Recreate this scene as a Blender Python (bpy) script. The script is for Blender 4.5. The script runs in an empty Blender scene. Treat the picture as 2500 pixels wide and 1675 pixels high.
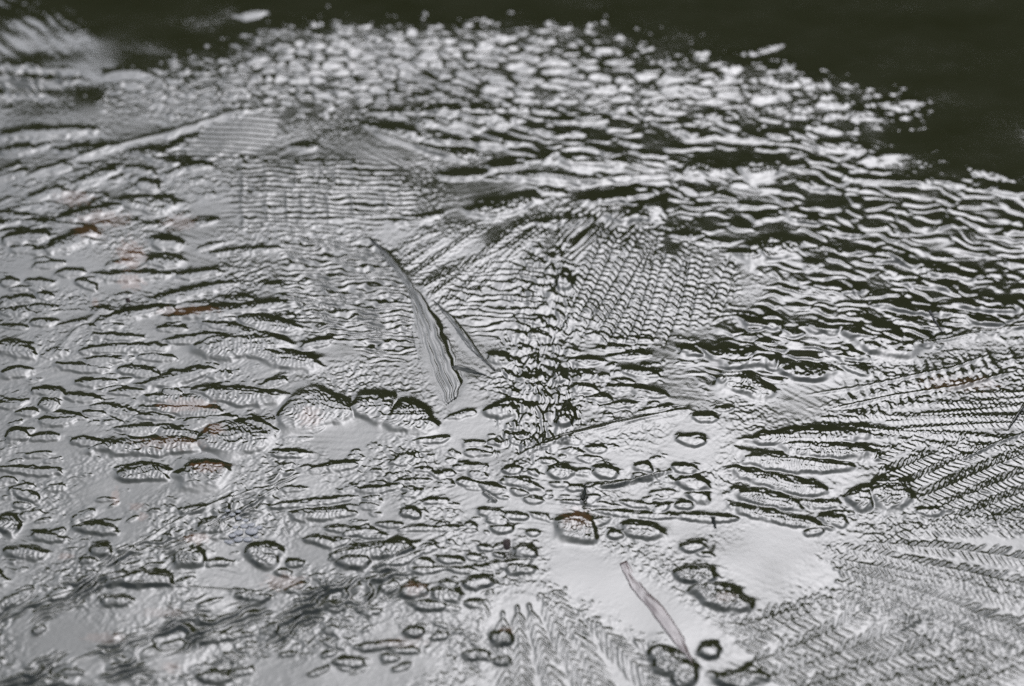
import bpy, math, random
import numpy as np
from math import radians, sin, cos, tan, pi

scene = bpy.context.scene
COL = scene.collection
rng = np.random.default_rng(11)
random.seed(11)

# ------------------------------------------------------------------ camera
H_CAM = 0.783                 # height over the ice
PITCH = radians(28.0)         # looking down
W_PX, H_PX = 2500.0, 1675.0   # frame of the photograph
HFOV = radians(26.0)
F_PX = (W_PX / 2) / tan(HFOV / 2)

cam_d = bpy.data.cameras.new('camera')
cam = bpy.data.objects.new('camera', cam_d)
COL.objects.link(cam)
cam.location = (0, 0, H_CAM)
cam.rotation_euler = (radians(90) - PITCH, 0, 0)
cam_d.sensor_width = 36.0
cam_d.angle = HFOV
cam_d.clip_start = 0.05
cam_d.clip_end = 800
cam_d.dof.use_dof = True
cam_d.dof.focus_distance = 1.56
cam_d.dof.aperture_fstop = 5.8
scene.camera = cam

# ------------------------------------------------------------------ sky, sun, exposure
SUN_EL, SUN_ROT = radians(43), radians(8)
world = bpy.data.worlds.new('World')
scene.world = world
world.use_nodes = True
nt = world.node_tree
nt.nodes.clear()
n_out = nt.nodes.new('ShaderNodeOutputWorld')
n_bg = nt.nodes.new('ShaderNodeBackground')
n_sky = nt.nodes.new('ShaderNodeTexSky')
n_sky.sky_type = 'NISHITA'
n_sky.sun_disc = False
n_sky.sun_elevation = SUN_EL
n_sky.sun_rotation = SUN_ROT
n_sky.air_density = 1.0
n_sky.dust_density = 4.5
n_hsv = nt.nodes.new('ShaderNodeHueSaturation')
n_hsv.inputs['Saturation'].default_value = 0.4
n_cl = nt.nodes.new('ShaderNodeTexNoise')      # thin overcast, uneven
n_cl.inputs['Scale'].default_value = 2.3
n_cl.inputs['Detail'].default_value = 5
n_cr = nt.nodes.new('ShaderNodeValToRGB')
n_cr.color_ramp.elements[0].position = 0.25
n_cr.color_ramp.elements[0].color = (2.3, 2.45, 2.75, 1)
n_cr.color_ramp.elements[1].position = 0.75
n_cr.color_ramp.elements[1].color = (5.2, 5.45, 5.9, 1)
n_tc = nt.nodes.new('ShaderNodeTexCoord')
n_mx = nt.nodes.new('ShaderNodeMix')
n_mx.data_type = 'RGBA'
n_mx.inputs['Factor'].default_value = 0.10
nt.links.new(n_tc.outputs['Generated'], n_cl.inputs['Vector'])
nt.links.new(n_cl.outputs['Fac'], n_cr.inputs['Fac'])
nt.links.new(n_sky.outputs['Color'], n_hsv.inputs['Color'])
n_wb = nt.nodes.new('ShaderNodeMix')            # cool white of a thin overcast
n_wb.data_type = 'RGBA'; n_wb.blend_type = 'MULTIPLY'
n_wb.inputs['Factor'].default_value = 1.0
n_wb.inputs['B'].default_value = (0.93, 0.98, 1.10, 1)
nt.links.new(n_hsv.outputs['Color'], n_wb.inputs['A'])
nt.links.new(n_wb.outputs['Result'], n_mx.inputs['A'])
nt.links.new(n_cr.outputs['Color'], n_mx.inputs['B'])
nt.links.new(n_mx.outputs['Result'], n_bg.inputs['Color'])
n_bg.inputs['Strength'].default_value = 0.15
nt.links.new(n_bg.outputs['Background'], n_out.inputs['Surface'])

sun_d = bpy.data.lights.new('sun', 'SUN')
sun_d.energy = 0.5
sun_d.angle = radians(110)
sun_d.color = (1.0, 0.98, 0.95)
sun = bpy.data.objects.new('sun', sun_d)
COL.objects.link(sun)
# sky rotation is measured clockwise from +Y
sdir = (sin(SUN_ROT) * cos(SUN_EL), cos(SUN_ROT) * cos(SUN_EL), sin(SUN_EL))
import mathutils
sun.rotation_euler = mathutils.Vector(sdir).to_track_quat('Z', 'Y').to_euler()

scene.view_settings.view_transform = 'Standard'
scene.view_settings.look = 'None'
scene.view_settings.gamma = 1.0
scene.view_settings.use_curve_mapping = False
scene.view_settings.exposure = -0.26
scene.cycles.use_denoising = False

# ------------------------------------------------------------------ helpers
def to_ground(px, py):
    """photo pixel -> point of the ice plane z = 0 (metres)"""
    cx = (np.asarray(px, float) - W_PX / 2) / F_PX
    cy = (H_PX / 2 - np.asarray(py, float)) / F_PX
    ry = cos(PITCH) + cy * sin(PITCH)
    rz = -sin(PITCH) + cy * cos(PITCH)
    t = H_CAM / -rz
    return cx * t, ry * t

def px_size(py):
    """metres per photo pixel across the view at row py"""
    cy = (H_PX / 2 - np.asarray(py, float)) / F_PX
    rz = -sin(PITCH) + cy * cos(PITCH)
    return (H_CAM / -rz) / F_PX

def depression(py):
    return PITCH + np.arctan((np.asarray(py, float) - H_PX / 2) / F_PX)

def hash2(ix, iy, seed):
    h = (ix.astype(np.int64) * 374761393 + iy.astype(np.int64) * 668265263 + seed * 974634541) & 0xFFFFFFFF
    h = ((h ^ (h >> 13)) * 1274126177) & 0xFFFFFFFF
    h = ((h ^ (h >> 16)) * 2246822519) & 0xFFFFFFFF
    h = h ^ (h >> 15)
    return h

def perlin(x, y, seed=0):
    x, y = np.broadcast_arrays(np.asarray(x, np.float32), np.asarray(y, np.float32))
    x0 = np.floor(x); y0 = np.floor(y)
    fx = x - x0; fy = y - y0
    ix = x0.astype(np.int64); iy = y0.astype(np.int64)
    u = fx * fx * fx * (fx * (fx * 6 - 15) + 10)
    v = fy * fy * fy * (fy * (fy * 6 - 15) + 10)
    def g(dx, dy):
        a = (hash2(ix + dx, iy + dy, seed) & 1023).astype(np.float32) * np.float32(2 * pi / 1024)
        return np.cos(a) * (fx - dx) + np.sin(a) * (fy - dy)
    n0 = g(0, 0); n1 = g(1, 0); n2 = g(0, 1); n3 = g(1, 1)
    a = n0 + (n1 - n0) * u
    b = n2 + (n3 - n2) * u
    return (a + (b - a) * v) * np.float32(1.5)

def fbm(x, y, seed=0, octv=3, gain=0.5):
    s = 0; a = 1.0
    for k in range(octv):
        s = s + a * perlin(x * 2 ** k, y * 2 ** k, seed + 31 * k)
        a *= gain
    return s

def sstep(e0, e1, x):
    t = np.clip((x - e0) / (e1 - e0), 0, 1)
    return t * t * (3 - 2 * t)

def worley(x, y, seed=0):
    """distance to nearest and second nearest point, id and offset of nearest"""
    x0 = np.floor(x).astype(np.int64); y0 = np.floor(y).astype(np.int64)
    f1 = np.full(x.shape, 9.0, np.float32); f2 = np.full(x.shape, 9.0, np.float32)
    cid = np.zeros(x.shape, np.int64)
    ox = np.zeros(x.shape, np.float32); oy = np.zeros(x.shape, np.float32)
    for dx in (-1, 0, 1):
        for dy in (-1, 0, 1):
            h = hash2(x0 + dx, y0 + dy, seed)
            jx = (h & 255) / 255.0 * 0.9 + 0.05; jy = ((h >> 8) & 255) / 255.0 * 0.9 + 0.05
            ex = x - (x0 + dx + jx); ey = y - (y0 + dy + jy)
            d = np.sqrt(ex * ex + ey * ey).astype(np.float32)
            near = d < f1
            f2 = np.where(near, f1, np.minimum(f2, d))
            cid = np.where(near, h, cid)
            ox = np.where(near, ex, ox); oy = np.where(near, ey, oy)
            f1 = np.where(near, d, f1)
    return f1, f2, cid, ox, oy

def sawtooth(p, edge=0.25):
    """rises over 1-edge, falls over edge"""
    q = p - np.floor(p)
    return np.where(q < 1 - edge, q / (1 - edge), (1 - q) / edge)

# ------------------------------------------------------------------ the ice as a relief
STEP_U, STEP_V = 2.5, 2.0
us = np.arange(-390, 2890 + 1, STEP_U)
vs = np.arange(-110, 1790 + 1, STEP_V)
NU, NV = len(us), len(vs)
U, V = np.meshgrid(us, vs)
U = U.astype(np.float32); V = V.astype(np.float32)
X, Y = to_ground(U.astype(float), V.astype(float))
SX = px_size(vs)[:, None].astype(np.float32)          # metres per pixel, one per row
SINB = np.sin(depression(vs))[:, None].astype(np.float32)
MM_X = (X * 1000).astype(np.float32); MM_Y = (Y * 1000).astype(np.float32)

HGT = np.zeros((NV, NU), np.float32)      # relief in local pixels (times SX = metres)
FEA = np.zeros((NV, NU), np.float32)      # raised lumps
GRAIN = np.ones((NV, NU), np.float32)     # strength of the fine frost grain
FROST = np.full((NV, NU), 0.85, np.float32) # rime that dulls the surface
CLEAN = np.ones((NV, NU), np.float32)     # no frost on fresh rims
MID = np.ones((NV, NU), np.float32)       # strength of the middle-size streaks
BROWN = np.zeros((NV, NU), np.float32)    # leaf litter seen through the ice
PART = np.zeros((NV, NU), np.int32)       # which part of the sheet a vertex belongs to
TOP = np.zeros((NV, NU), np.float32)
PARTS = [None]                            # (name, label)

CROPS = {1: (0, 0), 2: (800, 0), 3: (1650, 0), 4: (0, 550), 5: (800, 550), 6: (1650, 550),
         7: (0, 1105), 8: (800, 1105), 9: (1650, 1105)}
ZF = 2.7506
def crop(c, x, y):
    return CROPS[c][0] + x / ZF, CROPS[c][1] + y / ZF

def window(u0, u1, v0, v1):
    i0 = int(np.clip((u0 - us[0]) // STEP_U, 0, NU - 1)); i1 = int(np.clip((u1 - us[0]) // STEP_U + 2, 1, NU))
    j0 = int(np.clip((v0 - vs[0]) // STEP_V, 0, NV - 1)); j1 = int(np.clip((v1 - vs[0]) // STEP_V + 2, 1, NV))
    return (slice(j0, j1), slice(i0, i1))

def poly_mask(pts, feather=20.0, rough=0.35, seed=5):
    """soft mask of a polygon given in photo pixels; window and mask"""
    p = np.array(pts, float)
    m = feather * 1.5
    w = window(p[:, 0].min() - m, p[:, 0].max() + m, p[:, 1].min() - m, p[:, 1].max() + m)
    u = U[w]; v = V[w]
    inside = np.zeros(u.shape, bool)
    dist = np.full(u.shape, 1e9, np.float32)
    n = len(p)
    for k in range(n):
        ax, ay = p[k]; bx, by = p[(k + 1) % n]
        cond = (ay > v) != (by > v)
        xi = (bx - ax) * (v - ay) / (by - ay + 1e-9) + ax
        inside ^= cond & (u < xi)
        ex, ey = bx - ax, by - ay
        t = np.clip(((u - ax) * ex + (v - ay) * ey) / (ex * ex + ey * ey + 1e-9), 0, 1)
        dist = np.minimum(dist, np.hypot(u - ax - t * ex, (v - ay - t * ey)))
    sd = np.where(inside, dist, -dist)
    sd = sd + rough * feather * (perlin(u / 34, v / 20, seed) + 0.6 * perlin(u / 12, v / 8, seed + 1))
    return w, sstep(-feather * 0.5, feather * 0.5, sd)

def new_part(name, label=None):
    PARTS.append((name, label))
    return len(PARTS) - 1

def claim(w, mask, pid):
    sub = PART[w]
    sub[mask] = pid

# ---- base undulation and frost grain
HGT += 5.5 * perlin(MM_X / 105, MM_Y / 130, 1) + 1.6 * perlin(MM_X / 45, MM_Y / 66, 2)

# zones of smooth ice: (polygon, grain factor, streak factor, feather)
ZONES = [
 ([(-400, -120), (-400, 150), (60, 160), (230, 250), (330, 235), (430, 165), (640, 95), (900, 60), (1250, 70), (1500, 75),
   (1780, 150), (1950, 190), (2150, 225), (2180, 300), (2120, 400), (2300, 440), (2500, 430), (2900, 450), (2900, -120)], 0.16, 0.12, 50),
 ([(1330, 1340), (1500, 1330), (1640, 1420), (1700, 1560), (1600, 1600), (1400, 1500), (1320, 1430)], 0.22, 0.12, 90),
 ([(1640, 1280), (2000, 1240), (2100, 1330), (2000, 1420), (1850, 1500), (1700, 1400)], 0.4, 0.25, 70),
 ([(0, 270), (200, 260), (380, 270), (400, 300), (250, 330), (200, 310), (0, 330)], 0.5, 0.3, 40),
 ([(700, 840), (900, 890), (1020, 930), (900, 960), (760, 930)], 1.15, 0.3, 60),
 ([(30, 1480), (200, 1450), (420, 1500), (330, 1570), (60, 1640)], 0.6, 0.4, 60),
 ([(1540, 880), (1700, 960), (1900, 960), (1960, 1060), (1750, 1090), (1640, 1130), (1600, 1000), (1480, 930)], 0.7, 0.35, 60),
 ([(1600, 560), (1700, 570), (1770, 640), (1900, 640), (1900, 700), (1760, 690), (1620, 610)], 0.35, 0.2, 40),
 ([(1560, 800), (1660, 850), (1650, 930), (1560, 900)], 0.5, 0.3, 40),
]
for pts, g, m, fe in ZONES:
    w, k = poly_mask(pts, fe)
    GRAIN[w] *= 1 + (g - 1) * k
    MID[w] *= 1 + (m - 1) * k
    if g < 0.25:
        FROST[w] *= 1 - 0.75 * k

# ---- herring-bone and ribbed textures
def fern(pts, label, spine, spacing, rung, chev=0.6, amp=1.0, groove=0.6, feather=60, seed=3, grain=0.5, mid=0.2,
         curve=0.0, name='frost_fern', warp=0.25, focus=None, edge=0.45, slant=False):
    """parallel spines along `spine` (a pixel direction), rungs between them"""
    w, k = poly_mask(pts, feather, 0.4, seed)
    u = U[w]; v = V[w]
    sx, sy = spine; L = math.hypot(sx, sy); sx /= L; sy /= L
    cu, cv = np.mean(np.array(pts, float), axis=0)
    b = (u - cu) * sx + (v - cv) * sy
    a = (u - cu) * -sy + (v - cv) * sx
    if focus is not None:
        fu, fv = focus
        b = np.hypot(u - fu, (v - fv) * 1.8)
        a = np.arctan2((v - fv) * 1.8, u - fu) * 260.0
        if sy > 0 or (sy == 0 and sx < 0):
            b = -b
    a = a + curve * b * b / 1000
    a = a + warp * spacing * perlin(u / (spacing * 4.5), v / (spacing * 3), seed + 7) + 0.10 * spacing * perlin(u / 16, v / 10, seed + 8)
    col = np.floor(a / spacing)
    fa = a / spacing - col
    jit = ((hash2(col.astype(np.int64), col.astype(np.int64) * 0, seed) & 255) / 255.0).astype(np.float32)
    tri = np.abs(fa - 0.45 + 0.2 * (jit - .5))
    if slant:
        tri = (fa - 0.5) * np.where(jit < 0.7, 1.0, -0.6)
    ph = (b + chev * spacing * tri * (0.7 + 0.6 * jit)) / rung + jit * 5 + 0.5 * perlin(u / (rung * 4), v / (rung * 3), seed + 9) + 0.08 * perlin(u / (rung * 1.3), v / rung, seed + 10)
    rid = sawtooth(ph, edge) - 0.5
    rid *= 0.55 + 0.6 * perlin(u / (rung * 3), v / (rung * 2.2), seed + 4) + 0.4
    gro = np.exp(-(np.minimum(fa, 1 - fa) / 0.11) ** 2)
    h = amp * rung * 0.34 * rid * (1 - 0.8 * gro) - groove * spacing * 0.06 * gro
    HGT[w] += k * h
    GRAIN[w] *= 1 + (grain - 1) * k
    MID[w] *= 1 + (mid - 1) * k
    FROST[w] *= 1 - 0.75 * k
    if label is not None:
        claim(w, k > 0.5, new_part(name, label))

def ribs(pts, label, direction, spacing, amp=1.0, feather=44, seed=3, grain=0.5, mid=0.2, wav=0.5, fade=0.3, bead=0.0,
         name='ribbed_ice', tilt=0.0, edge=0.4):
    """ribs running along `direction`"""
    w, k = poly_mask(pts, feather, 0.4, seed)
    u = U[w]; v = V[w]
    dx, dy = direction; L = math.hypot(dx, dy); dx /= L; dy /= L
    cu, cv = np.mean(np.array(pts, float), axis=0)
    b = (u - cu) * dx + (v - cv) * dy
    a = (u - cu) * -dy + (v - cv) * dx
    ph = a / spacing + wav * perlin(b / (spacing * 6), a / (spacing * 2.2), seed) + 0.35 * wav * perlin(b / (spacing * 1.7), a / spacing, seed + 3)
    rid = sawtooth(ph, edge) - 0.5
    rid *= 1 - fade + fade * 2 * np.clip(0.5 + perlin(b / (spacing * 5), a / (spacing * 2.5), seed + 6), 0, 1)
    if bead:
        rid *= 1 + bead * np.sin(2 * pi * (b / (spacing * 1.1) + 0.8 * perlin(b / 40, a / 12, seed + 8)))
    HGT[w] += k * (amp * spacing * 0.30 * rid + tilt * (-(v - cv)))
    GRAIN[w] *= 1 + (grain - 1) * k
    MID[w] *= 1 + (mid - 1) * k
    FROST[w] *= 1 - 0.75 * k
    if label is not None:
        claim(w, k > 0.5, new_part(name, label))

# fine rippled patch left of the spear
ribs([(690, 560), (900, 575), (960, 640), (1000, 740), (1020, 850), (960, 885), (820, 830), (700, 760)],
     'patch of fine level ripples left of the pale spear crystal', (1, 0.03), 12.5, amp=0.95, seed=26, wav=0.9, fade=0.5, grain=1.0, mid=0.3)
# woven block upper left
ribs([(590, 390), (760, 385), (900, 400), (1010, 440), (1000, 540), (800, 570), (600, 560), (560, 480)],
     'woven block of upright columns and fine rungs, upper left', (1, 0.02), 12, amp=0.55, seed=28, wav=0.5, fade=0.4, grain=0.9, mid=0.5, name='woven_ice')
WOVEN = [(592, 392, 594, 556), (648, 398, 652, 470), (652, 470, 656, 552), (700, 476, 704, 552), (726, 398, 724, 470), (738, 482, 742, 556), (783, 396, 780, 468), (770, 486, 774, 540), (800, 480, 804, 548), (822, 402, 818, 452), (862, 398, 866, 446), (858, 478, 866, 526), (905, 430, 900, 476), (940, 470, 950, 520), (975, 440, 980, 500), (600, 472, 990, 452), (640, 548, 1000, 520)]
# ribbed wedge
ribs([(440, 370), (520, 310), (665, 265), (675, 300), (665, 350), (590, 390), (470, 390)],
     'pale wedge of straight level slats, upper left', (-1, -0.06), 11.5, amp=0.8, seed=31, wav=0.15, fade=0.1, grain=0.25, mid=0.1, tilt=0.03)
# barred strip in the top left corner
ribs([(-300, -90), (120, -60), (230, 60), (215, 125), (0, 135), (-300, 130)],
     'slanted bars in the dark top left corner', (1, 0.75), 30, amp=0.05, seed=33, wav=0.6, fade=0.8, grain=3.0, mid=0.5, tilt=0.0)
ribs([(-300, 170), (60, 172), (190, 186), (120, 235), (0, 240), (-300, 240)], None, (1, 0.03), 38, amp=1.1, seed=34, wav=0.15, fade=0.2, bead=0.5, grain=0.8, mid=0.3, tilt=0.05)
# feathers of frost: spines with barbs, drawn one by one
DEN = np.zeros((NV, NU), np.float32)
def strip(x0, y0, x1, y1, width, height, taper=0.3, layer=None):
    layer = DEN if layer is None else layer
    m = width * 2.6 + 3
    w = window(min(x0, x1) - m, max(x0, x1) + m, min(y0, y1) - m, max(y0, y1) + m)
    u = U[w]; v = V[w]
    ex, ey = x1 - x0, y1 - y0; L2 = ex * ex + ey * ey + 1e-6
    t = np.clip(((u - x0) * ex + (v - y0) * ey) / L2, 0, 1)
    d = np.hypot(u - x0 - t * ex, v - y0 - t * ey)
    ww = width * (1 - (1 - taper) * t)
    h = height * (1 - 0.5 * t) * np.exp(-(d / ww) ** 2)
    layer[w] = np.maximum(layer[w], h)

def plume(x, y, ang, length, blen, spacing, rr, bang=46, sides=(1, -1), w=3.6, h=1.8, bend=0.0, spine_h=1.3):
    """spine from x, y along ang (degrees, 0 right, 90 towards the viewer) with barbs on its sides"""
    n = max(3, int(length / spacing))
    px, py, th = x, y, radians(ang)
    for k in range(n):
        th += radians(bend / n + rr.uniform(-3, 3))
        st = spacing * rr.uniform(.75, 1.3)
        nx, ny = px + st * cos(th), py + st * sin(th) * 0.8
        strip(px, py, nx, ny, w * 0.9, h * spine_h * 0.8, 1.0)
        f = (k + 1) / n
        bl = blen * (0.35 + 0.65 * sin(pi * min(1, 0.15 + f * 0.85))) * rr.uniform(.6, 1.25)
        for sd in sides:
            if rr.random() < 0.08:
                continue
            bt = th + sd * radians(bang + rr.uniform(-7, 7))
            mx, my = nx + bl * .55 * cos(bt), ny + bl * .55 * sin(bt) * 0.8
            bt -= sd * radians(rr.uniform(4, 16))
            strip(nx, ny, mx, my, w * rr.uniform(.75, 1.15), h * rr.uniform(.8, 1.3), 0.85)
            strip(mx, my, mx + bl * .45 * cos(bt), my + bl * .45 * sin(bt) * 0.8, w * .85, h * rr.uniform(.5, .9), 0.4)
        px, py = nx, ny

def feather_field(pts, label, n, angf, length, blen, spacing, seed0, h=1.8, w=3.6, bang=46, grain=0.5, sides=(1, -1), bend=12, feather=90):
    p = np.array(pts, float)
    rr = random.Random(seed0)
    DEN[:] = 0
    got = 0
    while got < n:
        x = rr.uniform(p[:, 0].min(), p[:, 0].max()); y = rr.uniform(p[:, 1].min(), p[:, 1].max())
        r = False
        for k in range(len(p)):
            ax, ay = p[k]; bx, by = p[k - 1]
            if (ay > y) != (by > y) and x < (bx - ax) * (y - ay) / (by - ay) + ax:
                r = not r
        if not r:
            continue
        plume(x, y, angf(x, y, rr), rr.uniform(*length), rr.uniform(*blen), spacing * rr.uniform(.8, 1.25), rr, bang, sides, w, h * rr.uniform(.7, 1.15), rr.uniform(-bend, bend))
        got += 1
    wv, k = poly_mask(pts, feather, 0.6, seed0)
    HGT[:] += DEN
    GRAIN[wv] *= 1 + (grain - 1) * k
    MID[wv] *= 1 - 0.7 * k
    FROST[wv] *= 1 - 0.65 * k
    if label:
        claim(wv, k > 0.5, new_part('frost_fern', label))

def from_focus(fu, fv, jit=8, asp=1.25):
    return lambda x, y, rr: math.degrees(math.atan2((y - fv) * asp, x - fu)) + rr.uniform(-jit, jit)

# plume at the right edge: two long spines, barbs only on the far side
DEN[:] = 0
rr = random.Random(36)
plume(2045, 985, -19, 520, 66, 27, rr, bang=92, sides=(-1,), w=9.5, h=2.3, bend=-2, spine_h=0.6)
plume(2070, 1024, -15, 560, 34, 23, rr, bang=84, sides=(-1,), w=7.5, h=2.0, bend=-3, spine_h=0.6)
wv, k = poly_mask([(2020, 980), (2200, 870), (2400, 815), (2640, 790), (2640, 900), (2400, 960), (2200, 1010), (2080, 1020)], 50, 0.5, 36)
HGT += DEN
HGT[wv] += k * (0.25 * perlin(U[wv] / 7 + V[wv] / 14, V[wv] / 6, 37))
MID[wv] *= 1 - 0.5 * k; FROST[wv] *= 1 - 0.5 * k
claim(wv, k > 0.5, new_part('frost_fern', 'long feathered plume with slanting barbs at the right edge'))
def ordered(pts, label, seed0, rays, spacing, bfrac, bang, w, h, spine_h=1.0, feather=60, grain=0.5, frost=0.35, sides=(1, -1), bend=4, gloss=0.65, groove=0.0):
    """rays: (x, y, angle, length, gap to the next ray at its start, gap at its end)"""
    rr = random.Random(seed0)
    DEN[:] = 0
    GRV = np.zeros_like(DEN) if groove else None
    for (x, y, ang, length, g0, g1) in rays:
        n = max(3, int(length / spacing)); px, py, th = x, y, radians(ang)
        bd = rr.uniform(-bend, bend)
        for k in range(n):
            f = k / n
            th += radians(bd / n + rr.uniform(-2.2, 2.2))
            st = spacing * rr.uniform(.8, 1.2)
            nx, ny = px + st * cos(th), py + st * sin(th)
            if groove:
                strip(px, py, nx, ny, w * 1.3, groove * rr.uniform(.6, 1.2), 1.0, GRV)
            if spine_h > 0:
                strip(px, py, nx, ny, w * 0.95, h * spine_h * rr.uniform(.8, 1.2), 1.0)
            bl = bfrac * (g0 + (g1 - g0) * f) * rr.uniform(.75, 1.15) / max(0.35, abs(sin(radians(bang))))
            for sd in sides:
                if rr.random() < 0.05:
                    continue
                bt = th + sd * radians(bang + rr.uniform(-6, 6))
                off = w * 0.8
                sx_, sy_ = nx + off * cos(bt), ny + off * sin(bt)
                mx, my = sx_ + bl * .6 * cos(bt), sy_ + bl * .6 * sin(bt)
                bt -= sd * radians(rr.uniform(2, 14))
                hh_ = h * rr.uniform(.75, 1.2)
                strip(sx_, sy_, mx, my, w * rr.uniform(.8, 1.1), hh_, 0.95)
                strip(mx, my, mx + bl * .4 * cos(bt), my + bl * .4 * sin(bt), w * .9, hh_ * 0.8, 0.5)
            px, py = nx, ny
    wv, k = poly_mask(pts, feather, 0.7, seed0)
    k = k * (0.75 + 0.5 * np.clip(perlin(U[wv] / 90, V[wv] / 55, seed0 + 2) + 0.3, 0, 1))
    HGT[wv] += DEN[wv] * k
    if groove:
        HGT[wv] -= GRV[wv] * k
    k = np.clip(k, 0, 1)
    GRAIN[wv] *= 1 + (grain - 1) * k
    MID[wv] *= 1 - 0.75 * k
    FROST[wv] *= 1 - gloss * k
    if label:
        claim(wv, k > 0.5, new_part('frost_fern', label))

def fan_rays(fu, fv, a0, a1, da, r0, r1, asp, seed0, split=46.0):
    rr = random.Random(seed0); out = []
    a = a0; q = 0
    while a < a1:
        def pt(r): return fu + r * cos(radians(a)), fv + r * sin(radians(a)) * asp
        rs = r0 * rr.uniform(.85, 1.3) if q % 2 == 0 else max(r0, split / radians(2 * da)) * rr.uniform(.8, 1.15)
        if rs < r1:
            x, y = pt(rs); x2, y2 = pt(r1)
            gm = 2 if q % 2 == 0 and rs < split / radians(2 * da) else 1
            out.append((x, y, math.degrees(math.atan2(y2 - y, x2 - x)), math.hypot(x2 - x, y2 - y), rs * radians(da) * gm * .8, r1 * radians(da)))
        a += da * rr.uniform(.8, 1.25); q += 1
    return out

def parallel_rays(x0, y0, dx, dy, n, ang, length, gap, seed0, turn=0.0):
    rr = random.Random(seed0)
    return [(x0 + dx * k + rr.uniform(-6, 6), y0 + dy * k + rr.uniform(-6, 6), ang + turn * k + rr.uniform(-3, 3), length * rr.uniform(.75, 1.1), gap, gap) for k in range(n)]

# dome of curved ribs on both sides of the centre column
ordered([(1385, 790), (1370, 660), (1390, 570), (1470, 530), (1640, 565), (1760, 640), (1810, 690), (1760, 745), (1640, 815), (1500, 840)],
        'fan of feathered ice with many curved rungs, right of centre', 20, parallel_rays(1330, 850, 37, 0, 16, -60, 330, 34, 20, turn=-1.1), 13, 0.5, 78, 3.3, 2.6, spine_h=0, bend=-14, groove=3.4)
ordered([(930, 610), (1020, 580), (1180, 550), (1290, 525), (1350, 560), (1340, 640), (1240, 690), (1130, 750), (1030, 740), (980, 670)],
        'dark ice of slanting blades between the spear crystal and the centre column', 23, parallel_rays(905, 640, 23, 22, 11, -33, 480, 26, 23, turn=-0.8), 12, 0.5, 26, 3.2, 2.2, spine_h=1.3, bend=-10, groove=0.0)
ribs([(1350, 560), (1400, 505), (1500, 500), (1600, 545), (1500, 600), (1400, 620)], None, (1, -0.95), 16, amp=0.7, seed=21, wav=0.6)
ribs([(1110, 690), (1220, 640), (1330, 650), (1320, 760), (1230, 830), (1130, 800), (1080, 740)], None, (-1, -0.05), 15, amp=0.45, seed=24, wav=0.8, fade=0.6)
# frost on the right
ordered([(1990, 1010), (2200, 995), (2500, 935), (2760, 920), (2760, 1085), (2500, 1110), (2300, 1095), (2130, 1075)],
        'combed ice of fine lines running to the right edge', 38, fan_rays(1700, 1020, -9, 12, 1.15, 270, 1000, 1.0, 38, split=22), 12, 0.42, 40, 3.2, 1.9)
ordered([(2100, 1100), (2300, 1080), (2500, 1085), (2760, 1080), (2760, 1275), (2420, 1285), (2300, 1265), (2220, 1200)],
        'herring-bone frost with crossed spines at the right edge', 40, parallel_rays(2040, 1120, 45, 28, 15, -25, 520, 42, 40), 13.5, 0.5, 46, 3.7, 2.2)
ordered([(2060, 1330), (2200, 1290), (2330, 1235), (2760, 1230), (2760, 1560), (2400, 1580), (2200, 1520), (2060, 1480), (1960, 1410)],
        'dark radiating frost needles in the lower right', 42, fan_rays(1740, 1300, -8, 58, 2.9, 260, 1080, 0.85, 42, split=44), 16, 0.66, 44, 4.3, 1.9)
ordered([(1780, 1530), (1960, 1440), (2200, 1500), (2420, 1570), (2760, 1550), (2760, 1780), (1850, 1780), (1820, 1620)],
        'branched frost feathers at the bottom right corner', 44, parallel_rays(1740, 1560, 44, 36, 20, -22, 640, 48, 44, turn=0.5), 19, 0.62, 50, 5.0, 1.8)
ordered([(1170, 1480), (1260, 1440), (1360, 1455), (1460, 1515), (1590, 1590), (1640, 1690), (1500, 1780), (1180, 1780)],
        'branching white frost fingers at the bottom centre', 46, fan_rays(1230, 1230, 28, 112, 7.5, 210, 640, 1.0, 46, split=60), 18, 0.6, 38, 4.8, 2.1)

DEN[:] = 0
for (xa, ya, xb, yb) in WOVEN:
    nseg = max(2, int(math.hypot(xb - xa, yb - ya) / 22)); rr = random.Random(int(xa * 7 + ya))
    q = [(xa + (xb - xa) * k / nseg + rr.uniform(-3, 3), ya + (yb - ya) * k / nseg + rr.uniform(-2, 2)) for k in range(nseg + 1)]
    for k in range(nseg):
        strip(*q[k], *q[k + 1], rr.uniform(4, 7), rr.uniform(1.0, 2.6), 1.0)
HGT += DEN
# slanting streaks in the lower left
ribs([(-300, 1560), (0, 1480), (250, 1370), (520, 1230), (700, 1130), (760, 1160), (560, 1290), (330, 1420), (0, 1560), (-300, 1640)], None, (1, -0.47), 20, amp=0.5, seed=48, wav=1.4, fade=0.9, grain=1, mid=0.7, edge=0.3, feather=50)
ribs([(-300, 1790), (0, 1640), (300, 1560), (600, 1450), (950, 1360), (1000, 1440), (700, 1560), (300, 1680), (0, 1790)], None, (1, -0.36), 24, amp=0.45, seed=49, wav=1.5, fade=0.9, grain=1, mid=0.7, edge=0.3, feather=50)

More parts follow.
